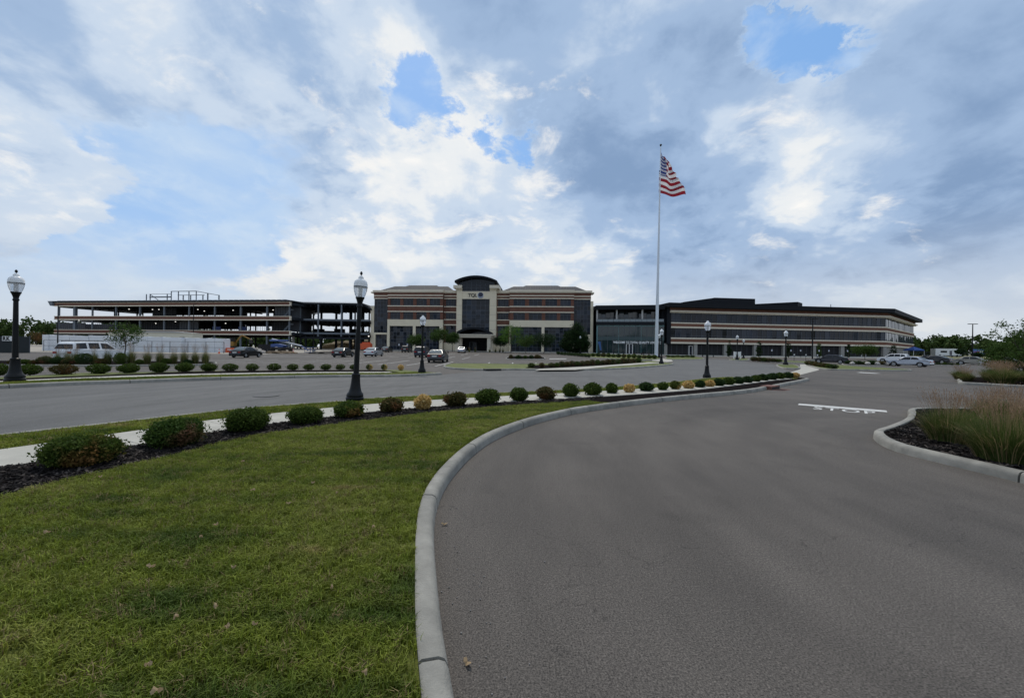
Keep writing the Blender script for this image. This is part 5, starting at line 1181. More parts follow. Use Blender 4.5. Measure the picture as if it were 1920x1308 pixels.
# --- steel frame under construction
def steel_frame():
    f = Facade(103, 128.5, 545, 117.0); o = f.root('unfinished_building', 'long three-storey steel frame under construction with brick bands', 'building site'); U = f.u; z0 = -.8; L = f.L
    Z = lambda py: f.z(530, py)
    lv = [(Z(565.8), Z(573.2)), (Z(592.6), Z(600.6)), (Z(620.0), Z(628.4))]            # band top, bottom at the right end
    D = 26.0
    for k, (zt, zb) in enumerate(lv):
        MB().box(0, L, -.25, .15, zb + .28, zt - .16).build('brick_band', BRICK_L, o); MB().box(-.05, L + .05, -.34, .18, zt - .16, zt).box(-.05, L + .05, -.34, .18, zb, zb + .28).box(L - .3, L + .05, -.35, .17, zb, zt).build('stone_line', STONE, o)
        MB().box(.2, L + 1, .2, D, zb + .15, zb + .85).build('floor_slab', STEELD, o)
        for j in range(9): MB().box(.5 + j * (L - 1) / 8, .8 + j * (L - 1) / 8, .3, D, zb - .25, zb + .1).build('floor_beam', STEELD, o)
    zr = lv[0][0]
    MB().prism([(-.5, zr + .02), (L + .6, zr + .02), (L + .6, zr + .38), (-1.5, zr + .55), (-1.5, zr + .3)], 'y', -.6, D).build('roof_deck', STEELD, o)
    for i in range(46): MB().box(1 + i * (L - 2) / 46, 1 + i * (L - 2) / 46 + 1.15, -.2, 2.2, zr + .56, zr + .72).build('roof_sheet', mat('galvanised', (.45, .47, .49), .4, metal=.4), o)
    MB().prism([(-1.9, zr + .55), (0, zr + .3), (0, zr - 1.0), (-.9, zr - 1.0)], 'y', -.8, 10).build('roof_edge', STEEL, o)
    cols = [(108.5, .16), (137, .42), (170.6, .2), (215, .22), (260, .22), (305.6, .2), (352.5, .2), (400.6, .22), (449.4, .24), (499, .22), (541, .2)]
    for px, w in cols:
        u = U(px); MB().box(u - w, u + w, .25, .25 + w * 1.6, z0, lv[0][1] + .1).build('column', STEEL, o)
    for i in range(10):
        for yy in (9.0, 17.0, 25.4): u = 1.5 + i * (L - 3) / 9; MB().box(u - .16, u + .16, yy, yy + .3, z0, lv[0][1] + .2).build('column', STEELD, o)
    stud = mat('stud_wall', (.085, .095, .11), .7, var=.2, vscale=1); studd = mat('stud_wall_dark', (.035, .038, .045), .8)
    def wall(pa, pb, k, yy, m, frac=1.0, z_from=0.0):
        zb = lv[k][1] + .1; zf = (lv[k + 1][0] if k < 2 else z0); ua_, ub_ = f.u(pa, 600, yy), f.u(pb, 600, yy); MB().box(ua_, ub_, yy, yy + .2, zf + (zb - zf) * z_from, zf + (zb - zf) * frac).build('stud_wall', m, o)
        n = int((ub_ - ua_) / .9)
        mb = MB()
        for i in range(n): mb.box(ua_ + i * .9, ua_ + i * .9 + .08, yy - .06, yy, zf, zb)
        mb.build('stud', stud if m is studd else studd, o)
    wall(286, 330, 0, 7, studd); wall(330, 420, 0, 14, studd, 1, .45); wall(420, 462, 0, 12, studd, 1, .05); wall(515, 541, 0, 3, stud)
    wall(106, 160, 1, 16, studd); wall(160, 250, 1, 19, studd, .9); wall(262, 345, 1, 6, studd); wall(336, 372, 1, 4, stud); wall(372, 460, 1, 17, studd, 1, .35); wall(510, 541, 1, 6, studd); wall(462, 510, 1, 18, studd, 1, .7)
    blue = mat('blue_sheet', (.03, .05, .16), .7); MB().box(U(382), U(398), 3, 3.2, lv[2][0], lv[2][0] + 1.3).build('blue_sheet', blue, o); MB().box(U(432), U(447), 3, 3.2, lv[2][0], lv[2][0] + 1.3).build('blue_sheet', blue, o)
    # stairs inside the right end
    for k in (1, 2):
        zf = lv[k][0] if k < 2 else lv[2][0]; st = MB().prism([(U(521), lv[k][0] - (0 if k == 1 else 0)), (U(534), lv[k][0] + 2.3), (U(541), lv[k][0] + 2.3), (U(541), lv[k][0] + 1.9), (U(535), lv[k][0] + 1.9), (U(523), lv[k][0] - .4)], 'y', 2.0, 2.3).build('stair', STEEL, o)
    # temporary lamps strung under the slabs
    lampm = bpy.data.materials.new('site_lamp'); lampm.use_nodes = True; b = lampm.node_tree.nodes['Principled BSDF']; b.inputs['Emission Color'].default_value = (1, .97, .9, 1); b.inputs['Emission Strength'].default_value = 1.2
    for px, py in ((99.5 + 105, 571), (160, 574.5), (242, 579.5), (280, 573), (286, 580), (298, 580), (371, 580), (383, 583), (437, 581.5), (512, 581), (148, 600.5), (172, 599), (329, 600), (329, 603), (423, 606), (292, 606), (412, 627), (488, 629), (167, 622)):
        u, z = f.uv(px, py, 2.5); MB().box(u - .09, u + .09, 2.4, 2.6, z - .09, z + .09).build('site_lamp', lampm, o)
    # penthouse frame
    off = 9.0; P = lambda px, py: f.uv(px, py, off); sm = STEEL; zt_ = P(343, 545.3)[1]
    xs = [320.6, 334, 353.8, 367.5]
    for px in xs: u = P(px, 550)[0]; MB().box(u - .1, u + .1, off, off + .2, zr, zt_).build('roof_post', sm, o)
    ua, ub = P(320.6, 550)[0], P(367.5, 550)[0]; MB().box(ua, ub, off, off + .2, zt_ - .2, zt_).build('roof_beam', sm, o)
    back = [(ub, off), (f.u(389, 550, off + 5), off + 5), (f.u(410, 553, off + 10), off + 10)]
    for (x, y_), (x2, y2) in zip(back, back[1:]):
        MB().box(x2 - .14, x2 + .14, y2, y2 + .28, zr, zt_).build('roof_post', sm, o); MB().tube((x, y_, zt_ - .1), (x2, y2, zt_ - .1), .1, n=6).build('roof_beam', sm, o)
    for px, yy in ((357, 18), (380, 18), (343, 18)): u = f.u(px, 550, yy); MB().box(u - .12, u + .12, yy, yy + .24, zr, zt_ - .1).build('roof_post', sm, o)
    MB().box(f.u(333, 550, 18), f.u(383, 550, 18), 18, 18.2, zt_ - .2, zt_ - .02).build('roof_beam', sm, o)
    a = P(268, 558); b2 = P(281, 551.3); c = P(318, 555)
    MB().tube((a[0], off + 8, zr + .8), (b2[0], off, b2[1]), .1, n=6).tube((b2[0], off, b2[1]), (ua, off, b2[1]), .06, n=6).tube((b2[0], off, b2[1] - 1), (ua, off, b2[1] - 1), .2, n=6).build('roof_beam', sm, o)
    for px in (274, 281, 313): u = P(px, 555)[0]; MB().box(u - .1, u + .1, off, off + .2, zr, b2[1]).build('roof_post', sm, o)
    return o
steel_frame()

def open_frame():
    f = Facade(545, 121.0, 692, 122.0); o = f.root('unfinished_link', 'bare dark steel link frame between the brick office and the unfinished wing', 'building site'); U = f.u; Z = lambda py: f.z(620, py); z0 = -.8; L = f.L; D = 22
    zr, z3, z2 = Z(567.6), Z(598), Z(623.4)
    uR = U(681); uS = U(562)
    MB().box(uS, uR, 0, D, zr - .55, zr).build('roof_deck', STEELD, o); MB().prism([(uR, zr), (uR, zr - .6), (L + .3, Z(577) - .5), (L + .3, Z(576.4))], 'y', 0, D).build('roof_slope', STEELD, o)
    for j in range(14): MB().box(uS + j * (uR - uS) / 13, uS + j * (uR - uS) / 13 + .14, .3, D, zr - 1.3, zr - .552).build('roof_joist', STEELD, o)
    for j in range(60): MB().box(uS + (uR - uS) * j / 60, uS + (uR - uS) * j / 60 + .08, -.02, .06, zr, zr + .28).build('roof_stud', STEELD, o)
    for zz in (z3, z2):
        MB().box(uS, L, -.1, .12, zz - .5, zz).build('edge_beam', STEEL, o); MB().box(uS, L, .13, D, zz - .75, zz - .15).build('floor_slab', STEELD, o)
        for j in range(14): MB().box(uS + j * (L - uS) / 13, uS + j * (L - uS) / 13 + .16, .3, D, zz - 1.25, zz - .752).build('floor_joist', STEELD, o)
    MB().box(uS, L, -.06, .12, z2 - 2.0, z2 - 1.4).build('edge_beam', STEELD, o)
    for px in (562.5, 596.5, 640, 672): MB().box(U(px) - .2, U(px) + .2, -.05, .28, z2 - 1.2, zr - .5).build('column', STEEL, o)
    for px in (580, 611, 622, 641, 653, 662, 688):
        for yy in (8.0, 20.0): MB().box(U(px) - .22, U(px) + .22, yy, yy + .4, z0, zr - .6).build('column', STEELD, o)
    for px in (563, 572, 600, 641, 655, 676): MB().box(U(px) - .2, U(px) + .2, .3, .7, z0, z2 - .8).build('column', STEELD, o)
    for k, (pa, pb, za, zb) in enumerate(((570, 582, z0 + 4.4, z0 + .2), (574, 580, z2 + 3.8, z2 + 1.5), (571, 578, z3 + 1.2, z3 + 3.6))): MB().tube((U(pa), 6, za), (U(pb), 6, zb), .18, n=6).build('brace', STEELD, o)
    # boarded stair tower at the joint
    stud = MATS['stud_wall']; MB().box(U(543.5), uS, -.4, 8, z2 + .2, zr + .1).build('tower_wall', MATS['stud_wall_dark'], o)
    mb = MB()
    for j in range(9): mb.box(U(549) + j * .28, U(549) + j * .28 + .09, -.46, -.4, z3 + .3, zr - .1)
    mb.build('stud', stud, o)
    MB().box(U(549), U(553), -.35, .1, z0, z2).build('column', GREYC, o)
    for px, py in ((598, 600), (655, 631), (691, 630), (623, 634)): u, z = f.uv(px, py, 2); MB().box(u - .16, u + .16, 2, 2.3, z - .16, z + .16).build('site_lamp', bpy.data.materials['site_lamp'], o)
    for zz in (z3, z2):
        mb = MB()
        for j in range(26): mb.box(uS + (L - uS) * j / 26, uS + (L - uS) * j / 26 + .05, D - .4, D - .35, zz, zz + 1.1)
        mb.box(uS, L, D - .42, D - .37, zz + 1.05, zz + 1.1).box(uS, L, D - .42, D - .37, zz + .5, zz + .54); mb.build('guard_rail', STEEL, o)
    for pa, pb, h in ((563, 580, 1.5), (585, 600, .9), (604, 622, 1.6), (640, 654, 1.6), (655, 668, .8)): MB().box(U(pa), U(pb), 9, 11, z2 - .1, z2 + h).build('stacked_material', DARK, o)
    return o
open_frame()

# ------------------------------------------------------------------ cars
RUB = mat('tyre_rubber', (.012, .012, .013), .85, spec=.2); RIM = mat('wheel_rim', (.35, .36, .37), .35, metal=.7)
CGL = mat('car_glass', (.010, .013, .016), .22, spec=.3); CGLR = mat('car_glass_sky', (.12, .15, .17), .6, spec=.05)  # sedan rear glass: reflected sky put into the paler base colour
REDL = mat('tail_lamp', (.28, .012, .012), .25); CLEAR = mat('head_lamp', (.6, .62, .64), .1); PLATE = mat('number_plate', (.6, .6, .58), .5); TRIM = mat('black_trim', (.01, .01, .011), .5)
def paint(name, c, metal=.3): return mat('paint_' + name, c, .3, metal=metal, coat=.35, spec=.3)
def smoothpoly(pts, n=3):
    out = []
    for a, b in zip(pts, pts[1:]):
        for i in range(n): out.append((a[0] + (b[0] - a[0]) * i / n, a[1] + (b[1] - a[1]) * i / n))
    return out + [pts[-1]]
def car(px, Y, heading, kind, col, label, plates=True, base_py=None):
    """heading: degrees, 0 = nose to +X, 90 = nose away from the camera"""
    x, y, z = atZ(px, Y); o = thing('parked_car', label, 'car', (x, y, z), R(heading), 'cars in the car park')
    if kind == 'sedan':
        L, W, wf, wr, r = 4.75, .90, 1.42, -1.36, .325
        top = [(-2.34, .62), (-2.31, .90), (-2.16, 1.0), (-1.62, 1.03), (-.6, 1.0), (.6, .97), (1.08, .955), (1.6, .88), (2.05, .77), (2.28, .64), (2.36, .5)]
        cab = [(-1.80, 1.02), (-1.12, 1.38), (-.55, 1.45), (.0, 1.46), (.35, 1.43), (1.12, .955)]; sidew = [((-1.30, 1.05), (-.98, 1.34), (-.42, 1.395), (-.42, 1.02)), ((-.36, 1.02), (-.36, 1.40), (.22, 1.39), (.86, 1.0))]
    elif kind == 'suv':
        L, W, wf, wr, r = 4.6, .93, 1.38, -1.32, .36
        top = [(-2.26, .65), (-2.26, 1.0), (-2.18, 1.12), (-1.6, 1.13), (-.6, 1.10), (.6, 1.07), (1.05, 1.05), (1.6, .99), (2.05, .88), (2.25, .72), (2.32, .55)]
        cab = [(-2.14, 1.12), (-1.92, 1.52), (-1.62, 1.66), (-.6, 1.71), (.1, 1.68), (.42, 1.62), (1.12, 1.05)]; sidew = [((-1.86, 1.2), (-1.70, 1.50), (-1.18, 1.58), (-1.18, 1.16)), ((-1.10, 1.15), (-1.10, 1.59), (-.32, 1.61), (-.32, 1.12)), ((-.26, 1.12), (-.26, 1.61), (.30, 1.57), (.90, 1.09))]
    else:   # full-size SUV
        L, W, wf, wr, r = 5.5, 1.0, 1.72, -1.55, .40
        top = [(-2.70, .7), (-2.72, 1.05), (-2.66, 1.20), (-1.6, 1.22), (-.6, 1.2), (.8, 1.19), (1.35, 1.17), (2.1, 1.12), (2.5, 1.04), (2.68, .85), (2.72, .62)]
        cab = [(-2.64, 1.20), (-2.46, 1.72), (-2.30, 1.88), (-1.0, 1.95), (.2, 1.93), (.60, 1.86), (1.40, 1.18)]; sidew = [((-2.36, 1.28), (-2.26, 1.74), (-1.42, 1.80), (-1.42, 1.26)), ((-1.22, 1.26), (-1.22, 1.80), (-.28, 1.82), (-.28, 1.25)), ((-.10, 1.25), (-.10, 1.81), (.52, 1.76), (1.18, 1.22))]
    xe = L / 2; zb = .24 + (.06 if kind != 'sedan' else 0)
    def arch(cx):
        return [(cx + (r + .06) * math.cos(math.pi * k / 10), max(zb, r + (r + .05) * math.sin(math.pi * k / 10))) for k in range(11)]
    outline = [(-xe + .06, zb + .05), (-xe, .45)] + top + [(xe - .02, .35), (xe - .12, zb)] + arch(wf) + [((wf + wr) / 2 + .3, zb), ((wf + wr) / 2 - .3, zb)] + arch(wr)
    def hw(x_, z_): return W * (1 - .13 * abs(x_ / xe) ** 4) - .05 * max(0, (z_ - .75)) - .06 * max(0, .45 - z_)
    mb = MB(); n = len(outline)
    for sgn in (-1, 1):
        for p in outline: mb.v.append((p[0], sgn * hw(*p), p[1]))
    mb.f += [tuple(range(n)), tuple(reversed(range(n, 2 * n)))]; mb.m += [0, 0]
    for i in range(n): j = (i + 1) % n; mb.f.append((i, j, n + j, n + i)); mb.m.append(0)
    pm = col
    body = mb.build('body', pm, o)
    bv = body.modifiers.new('b', 'BEVEL'); bv.width = .045; bv.segments = 2; bv.limit_method = 'ANGLE'; bv.angle_limit = R(50)
    zc0 = cab[0][1]; zc1 = max(c[1] for c in cab)
    def cw(z_): return W * .93 - (z_ - zc0) / (zc1 - zc0) * W * .23
    mb = MB(); n = len(cab)
    for sgn in (-1, 1):
        for p in cab: mb.v.append((p[0], sgn * cw(p[1]), p[1] - (.03 if p in (cab[0], cab[-1]) else 0)))
    mb.f += [tuple(range(n)), tuple(reversed(range(n, 2 * n)))]; mb.m += [0, 0]
    for i in range(n): j = (i + 1) % n; mb.f.append((i, j, n + j, n + i)); mb.m.append(0)
    cabin = mb.build('roof', pm, o); bv = cabin.modifiers.new('b', 'BEVEL'); bv.width = .05; bv.segments = 2; bv.limit_method = 'ANGLE'; bv.angle_limit = R(40)
    for sgn in (-1, 1):
        for q in sidew: MB().face([(p[0], sgn * (cw(p[1]) + .008), p[1]) for p in q]).build('side_window', CGL, o)
    def slab_glass(a, b, nm, m_):
        ins = .08; A, B = Vector((a[0], 0, a[1])), Vector((b[0], 0, b[1])); d = (B - A); nrm = Vector((-d.z, 0, d.x)).normalized(); nrm = nrm if nrm.z > 0 else -nrm
        P0, P1 = A + d * .08 + nrm * .012, A + d * .94 + nrm * .012
        MB().face([(P0.x, -(cw(a[1]) - ins), P0.z), (P0.x, cw(a[1]) - ins, P0.z), (P1.x, cw(b[1]) - ins, P1.z), (P1.x, -(cw(b[1]) - ins), P1.z)]).build(nm, m_, o)
    slab_glass(cab[0], cab[1], 'rear_window', CGLR if kind == 'sedan' else CGL); slab_glass(cab[-1], cab[-2], 'windscreen', CGL)
    for cx in (wf, wr):
        for sgn in (-1, 1):
            w = MB(); yo, yi = sgn * (W - .01), sgn * (W - .23)
            for k in range(24): pass
            prof = [(r - .06, .0), (r - .01, .02), (r, .06), (r, .17), (r - .02, .21)]
            tw = MB().lathe([(a, b - .105) for a, b in prof], 20).mesh('wheel', RUB, True); wo = link('wheel', tw, o, (cx, sgn * (W - .12), r)); wo.rotation_euler = (R(90), 0, 0)
            rm = MB().lathe([(r * .68, -.112), (r * .66, -.118)], 16)
            for k in range(5):
                a_ = k * 2 * math.pi / 5; rm.tube((0, 0, -.122), (math.cos(a_) * r * .62, math.sin(a_) * r * .62, -.12), .03, n=4)
            ro = link('rim', rm.mesh('rim', RIM), wo); ro.rotation_euler = (0 if sgn > 0 else math.pi, 0, 0)
            if sgn > 0: ro.rotation_euler = (math.pi, 0, 0)
            else: ro.rotation_euler = (0, 0, 0)
            ro.rotation_euler = (math.pi, 0, 0) if sgn < 0 else (0, 0, 0)
    zl = top[1][1] - .13; rx = -xe + .045
    for sgn in (-1, 1):
        a0, a1 = sorted((sgn * (W * .50), sgn * W * .835)); MB().box(rx - .05, rx + .16, a0, a1, zl - .10, zl + .08).build('tail_light', REDL, o)
        a0, a1 = sorted((sgn * (W * .48), sgn * W * .83)); MB().box(xe - .30, xe - .06, a0, a1, top[-2][1] - .05, top[-2][1] + .07).build('headlight', CLEAR, o)
        a0, a1 = sorted((sgn * (W + .0), sgn * (W + .16))); MB().box(cab[-1][0] - .38, cab[-1][0] - .20, a0, a1, zc0 + .02, zc0 + .15).build('mirror', pm, o)
    MB().box(-xe - .012, -xe + .05, -.26, .26, zl - .12, zl + .03).build('number_plate', PLATE, o)
    MB().box(-xe - .01, -xe + .12, -W * .78, W * .78, zb + .02, zb + .14).build('rear_bumper', TRIM, o); MB().box(xe - .1, xe + .012, -W * .6, W * .6, .34, .46).build('grille', TRIM, o)
    MB().box(-xe + .4, xe - .4, -W * .72, W * .72, zb - .04, zb + .1).build('underbody', TRIM, o)
    if kind != 'sedan':
        for sgn in (-1, 1): MB().box(cab[1][0] + .2, cab[-2][0] - .3, *sorted((sgn * W * .60, sgn * W * .64)), zc1 + .0, zc1 + .05).build('roof_rail', TRIM, o)
    return o
blk = paint('black', (.006, .007, .008), 0); gry = paint('charcoal', (.040, .042, .045), .5); slv = paint('silver', (.42, .44, .46), .6); navy = paint('navy', (.008, .011, .028), 0); wht = paint('white', (.72, .73, .74), 0); champ = paint('champagne', (.30, .285, .25), .6); slate = paint('slate', (.035, .036, .045), .4); ltbl = paint('pale_blue_silver', (.40, .43, .49), .5)
car(462, 55, 90, 'sedan', blk, 'black sedan parked alone in the left car park beyond the reeds')
car(644, 61, 90, 'sedan', blk, 'black sedan just left of the nearest lamp post')
car(701, 63, 90, 'sedan', slv, 'silver sedan just right of the nearest lamp post')
car(726, 99, 90, 'sedan', gry, 'dark sedan beside the left corner of the brick office')
car(763, 98, 90, 'suv', blk, 'small black SUV before the left bay of the brick office')
car(793, 61, 90, 'suv', navy, 'navy blue SUV behind the lamp at the end of the far shrub row')
car(822, 45, 90, 'sedan', gry, 'dark grey sedan nearest the middle lawn island')
car(866, 97, 92, 'sedan', slv, 'silver hatch parked before the entrance canopy')
car(1557, 65, 134, 'sedan', slate, 'dark slate sedan before the right office and rose bed')
car(1705, 57, 118, 'sedan', ltbl, 'pale blue silver sedan at right with its tail towards us')
car(1676, 76, 120, 'suv', wht, 'white crossover behind the pale blue sedan')
car(1738, 76, 118, 'sedan', blk, 'black sedan behind the tail of the pale blue sedan')
car(1752, 74, 112, 'sedan', gry, 'charcoal sedan left of the low shrub bed')
car(1826, 68, -56, 'sedan', champ, 'champagne sedan at right, left one of the pair')
car(1878, 65, 128, 'sedan', slv, 'silver sedan at right partly hidden by the tree')
car(176, 38.6, 90, 'big', wht, 'large white SUV behind the reed bed at left')

# camper van, tent, billboard at the far right
def camper():
    x, y, z = atZ(1773, 150); o = thing('camper_van', 'white boxy camper van parked before the wood at right', 'camper van', (x, y, z), R(-12))
    MB().prism([(-4, .5), (2.0, .5), (4.1, .5), (4.2, 1.2), (3.6, 1.5), (2.9, 2.3), (3.6, 2.45), (3.2, 3.1), (-4, 3.1)], 'y', -1.15, 1.15).build('body', wht, o)
    MB().box(-2.4, -.4, -1.165, -1.15, 1.6, 2.3).build('side_window', CGL, o); MB().box(.4, 1.2, -1.165, -1.15, .6, 2.35).build('door', mat('door_grey', (.10, .10, .12), .5), o)
    MB().face([(2.0, -1.16, 1.5), (3.4, -1.16, 1.5), (2.9, -1.16, 2.25), (2.0, -1.16, 2.25)]).build('cab_window', CGL, o); MB().face([(3.64, -1, 1.52), (3.64, 1, 1.52), (2.97, 1, 2.3), (2.97, -1, 2.3)]).build('windscreen', CGL, o)
    for cx in (-2.6, 2.8):
        for sy in (-1, 1): w = link('wheel', MB().lathe([(.3, -.12), (.4, -.08), (.4, .1), (.3, .12)], 16).mesh('wheel', RUB, True), o, (cx, sy * 1.05, .4)); w.rotation_euler = (R(90), 0, 0)
camper()
def tent():
    x, y, z = atZ(1713, 118); o = thing('canopy_tent', 'blue pop-up canopy tent beside the right office', 'tent', (x, y, z)); bl = mat('tent_blue', (.015, .06, .24), .7)
    m = MB(); t = (0, 0, 3.3)
    c = [(-1.6, -1.6, 2.3), (1.6, -1.6, 2.3), (1.6, 1.6, 2.3), (-1.6, 1.6, 2.3)]
    for i in range(4): m.face([c[i], c[(i + 1) % 4], t]); a, b = c[i], c[(i + 1) % 4]; m.face([a, b, (b[0], b[1], 2.05), (a[0], a[1], 2.05)])
    m.build('canopy', bl, o)
    for p in c: MB().tube((p[0] * .97, p[1] * .97, -.05), (p[0] * .97, p[1] * .97, 2.25), .035, n=6).build('leg', WHITE, o)
tent()
def billboard():
    x, y, z = atZ(1834, 128); o = thing('billboard', 'blue billboard with a red and a white patch before the wood', 'sign', (x, y, z), R(-10))
    MB().box(-1.45, 1.45, -.06, .06, 1.0, 2.75).build('panel', mat('board_blue', (.06, .14, .36), .6), o)
    MB().box(-.3, .3, -.07, -.06, 1.3, 2.1).build('red_patch', mat('board_red', (.35, .04, .05), .6), o); MB().box(.4, 1.3, -.07, -.06, 1.6, 2.25).build('white_patch', WHITE, o); MB().box(-1.3, -.4, -.07, -.06, 1.6, 2.1).build('violet_patch', mat('board_violet', (.22, .12, .3), .6), o)
    for u in (-1.1, 1.1): MB().box(u - .06, u + .06, -.05, .05, -.05, 1.0).build('post', STEELD, o)
billboard()
def chain_fence(label, pts, h, gap, dark=True, rail2=True, mesh_alpha=.35):
    o = thing('chain_link_fence', label, 'fence'); m_ = STEELD if dark else MULL
    for a, b in zip(pts, pts[1:]):
        a, b = Vector(a), Vector(b); n = max(1, round((b - a).length / gap))
        for i in range(n + 1):
            p = a + (b - a) * i / n; z = H(p.x, p.y); MB().tube((p.x, p.y, z - .05), (p.x, p.y, z + h), .04, n=6).build('post', m_, o)
        r = MB()
        for hh in (h - .03,) + ((h * .5,) if rail2 else ()): r.tube((a.x, a.y, H(*a) + hh), (b.x, b.y, H(*b) + hh), .03, n=6)
        r.build('rail', m_, o)
        w = MB(); k = int((b - a).length / .5)
        for i in range(k):
            for s0, s1 in ((0, 1), (1, 0)):
                p, q = a + (b - a) * (i / k), a + (b - a) * (min(i + h / .5, k) / k); w.tube((p.x, p.y, H(*p) + s0 * h), (q.x, q.y, H(*q) + s1 * h), .006, n=3, cap=False)
        w.build('wire_mesh', m_, o)
chain_fence('low chain link fence before the wood behind the camper van', [(140, 165), (215, 150)], 1.7, 3.0, False, False)

# ------------------------------------------------------------------ building-site things
BW = .0
def wrapped_box(px0, px1, Y, h, label):
    x0, x1 = (px0 - CX) / F_PX * Y, (px1 - CX) / F_PX * Y; z = min(H(x0, Y), H(x1, Y)); w = x1 - x0; bm = bmesh.new(); bmesh.ops.create_cube(bm, size=1); bmesh.ops.subdivide_edges(bm, edges=bm.edges[:], cuts=4, use_grid_fill=True)
    for v in bm.verts:
        k = .012; v.co += Vector((random.uniform(-k, k), random.uniform(-k, k), random.uniform(-k, k) if v.co.z > -.4 else 0)); v.co = Vector((v.co.x * w * .985, v.co.y * 2.2, (v.co.z + .5) * h))
    me = bpy.data.meshes.new('wrapped_crate'); bm.to_mesh(me); bm.free(); me.materials.append(WRAP); me.polygons.foreach_set('use_smooth', [False] * len(me.polygons))
    o = link('wrapped_crate', me, None, ((x0 + x1) / 2, Y + 1.1, z - .02)); tag(o, label, 'crate', 'white wrapped crates')
xs = [79, 91, 130, 165, 198, 226, 248, 276, 304, 340]
for i, (a, b) in enumerate(zip(xs, xs[1:])): wrapped_box(a, b - .5, 80 + (i % 2) * .15, 3.25 - .05 * (i % 3) - i * .02, f'white wrapped crate, {ORD[i]} from the left in the long stack')
xs = [347, 366, 385, 402, 418]
for i, (a, b) in enumerate(zip(xs, xs[1:])): wrapped_box(a, b - .5, 81 + (i % 2) * .15, 2.95 - .03 * (i % 2), f'white wrapped crate, {ORD[i]} from the left in the short stack')
chain_fence('chain link fence before the white wrapped crates', [atZ(82, 76)[:2], atZ(420, 76)[:2]], 2.2, 3.4)
def trailer():
    Y = 92; x0, x1 = atZ(203, Y)[0], atZ(361, Y)[0]; z = H(x0, Y); o = thing('office_trailer', 'long cream site office trailer behind the wrapped crates', 'trailer', ((x0 + x1) / 2, Y + 1.5, z)); w = (x1 - x0) / 2; cream = mat('trailer_cream', (.52, .50, .41), .7, var=.05)
    MB().box(-w, w, -1.5, 1.5, .7, 4.15).build('body', cream, o); MB().prism([(-w - .15, 4.15), (w + .15, 4.15), (w * .5, 4.55), (-w * .5, 4.55)], 'y', -1.65, 1.65).build('roof', mat('trailer_roof', (.30, .30, .29), .6), o)
    for k in range(4): u = -w * .75 + k * w * .5; MB().box(u - .6, u + .6, -1.52, -1.5, 2.2, 3.2).build('window', CGL, o)
    MB().box(w * .6, w * .6 + .9, -1.53, -1.5, .8, 2.9).build('door', MULL, o)
    for u in (-w * .7, 0, w * .7): MB().box(u - .3, u + .3, -1.2, 1.2, -.05, .72).build('support', STEELD, o)
trailer()
def screen_fence():
    Y = 66; o = thing('screen_fence', 'dark fabric screen fence with a white name board at far left', 'fence'); cl = mat('screen_cloth', (.018, .024, .026), .9, var=.15, vscale=.6)
    x0, x1 = atZ(-70, Y)[0], atZ(57, Y)[0]; n = 4
    for i in range(n):
        a, b = x0 + (x1 - x0) * i / n, x0 + (x1 - x0) * (i + 1) / n; z = H(a, Y); MB().box(a + .05, b - .05, Y - .02, Y + .02, z - .02, z + 2.75).build('screen_panel', cl, o); MB().tube((b, Y - .08, z - .05), (b, Y - .08, z + 2.85), .045, n=6).build('post', MULL, o)
    z = H(x0, Y); b = MB().box(atZ(6, Y)[0], atZ(24, Y)[0], Y - .16, Y - .12, z + 1.95, z + 2.75).build('name_board', WHITE, o)
    me = text_mesh('RK', .82, .01, 1.25, .05); me.materials.append(mat('sign_black', (.01, .01, .01), .5)); t = link('lettering', me, b, (atZ(7.2, Y)[0], Y - .17, z + 2.08)); t.rotation_euler = (R(90), 0, 0)
screen_fence()
ORNG = mat('barrier_orange', (.62, .10, .03), .6)
def barrier(px0, px1, Y, label):
    x0, x1 = atZ(px0, Y)[0], atZ(px1, Y)[0]; z = H(x0, Y); w = x1 - x0; o = thing('traffic_barrier', label, 'barrier', (x0, Y, z), 0, 'orange barriers')
    MB().prism([(0, 0), (.35, 0), (.45, .35), (w - .45, .35), (w - .35, 0), (w, 0), (w - .1, 1.0), (.1, 1.0)], 'y', -.22, .22).build('body', ORNG, o); MB().box(.4, w - .4, -.235, -.22, .55, .7).build('reflective_band', WHITE, o)
barrier(424, 439, 82, 'orange plastic barrier right of the white crates'); barrier(457, 468, 84, 'orange plastic barrier in the middle of the site entrance'); barrier(466, 477, 86, 'orange plastic barrier by the rubble heap')
def cone(px, Y, label):
    x, y, z = atZ(px, Y); o = thing('traffic_cone', label, 'cone', (x, y, z), 0, 'traffic cones'); MB().box(-.2, .2, -.2, .2, -.01, .04).lathe([(.15, .04), (.09, .5), (.03, .95)], 12).build('body', ORNG, o); MB().lathe([(.112, .42), (.088, .6)], 12).build('white_band', WHITE, o)
cone(411, 74, 'orange cone before the short crate stack'); cone(436, 76, 'orange cone before the left orange barrier'); cone(451, 77, 'orange cone between the orange barriers'); cone(550, 84, 'orange cone below the blue boom lift'); cone(624, 78, 'orange and white cone before the open steel frame')
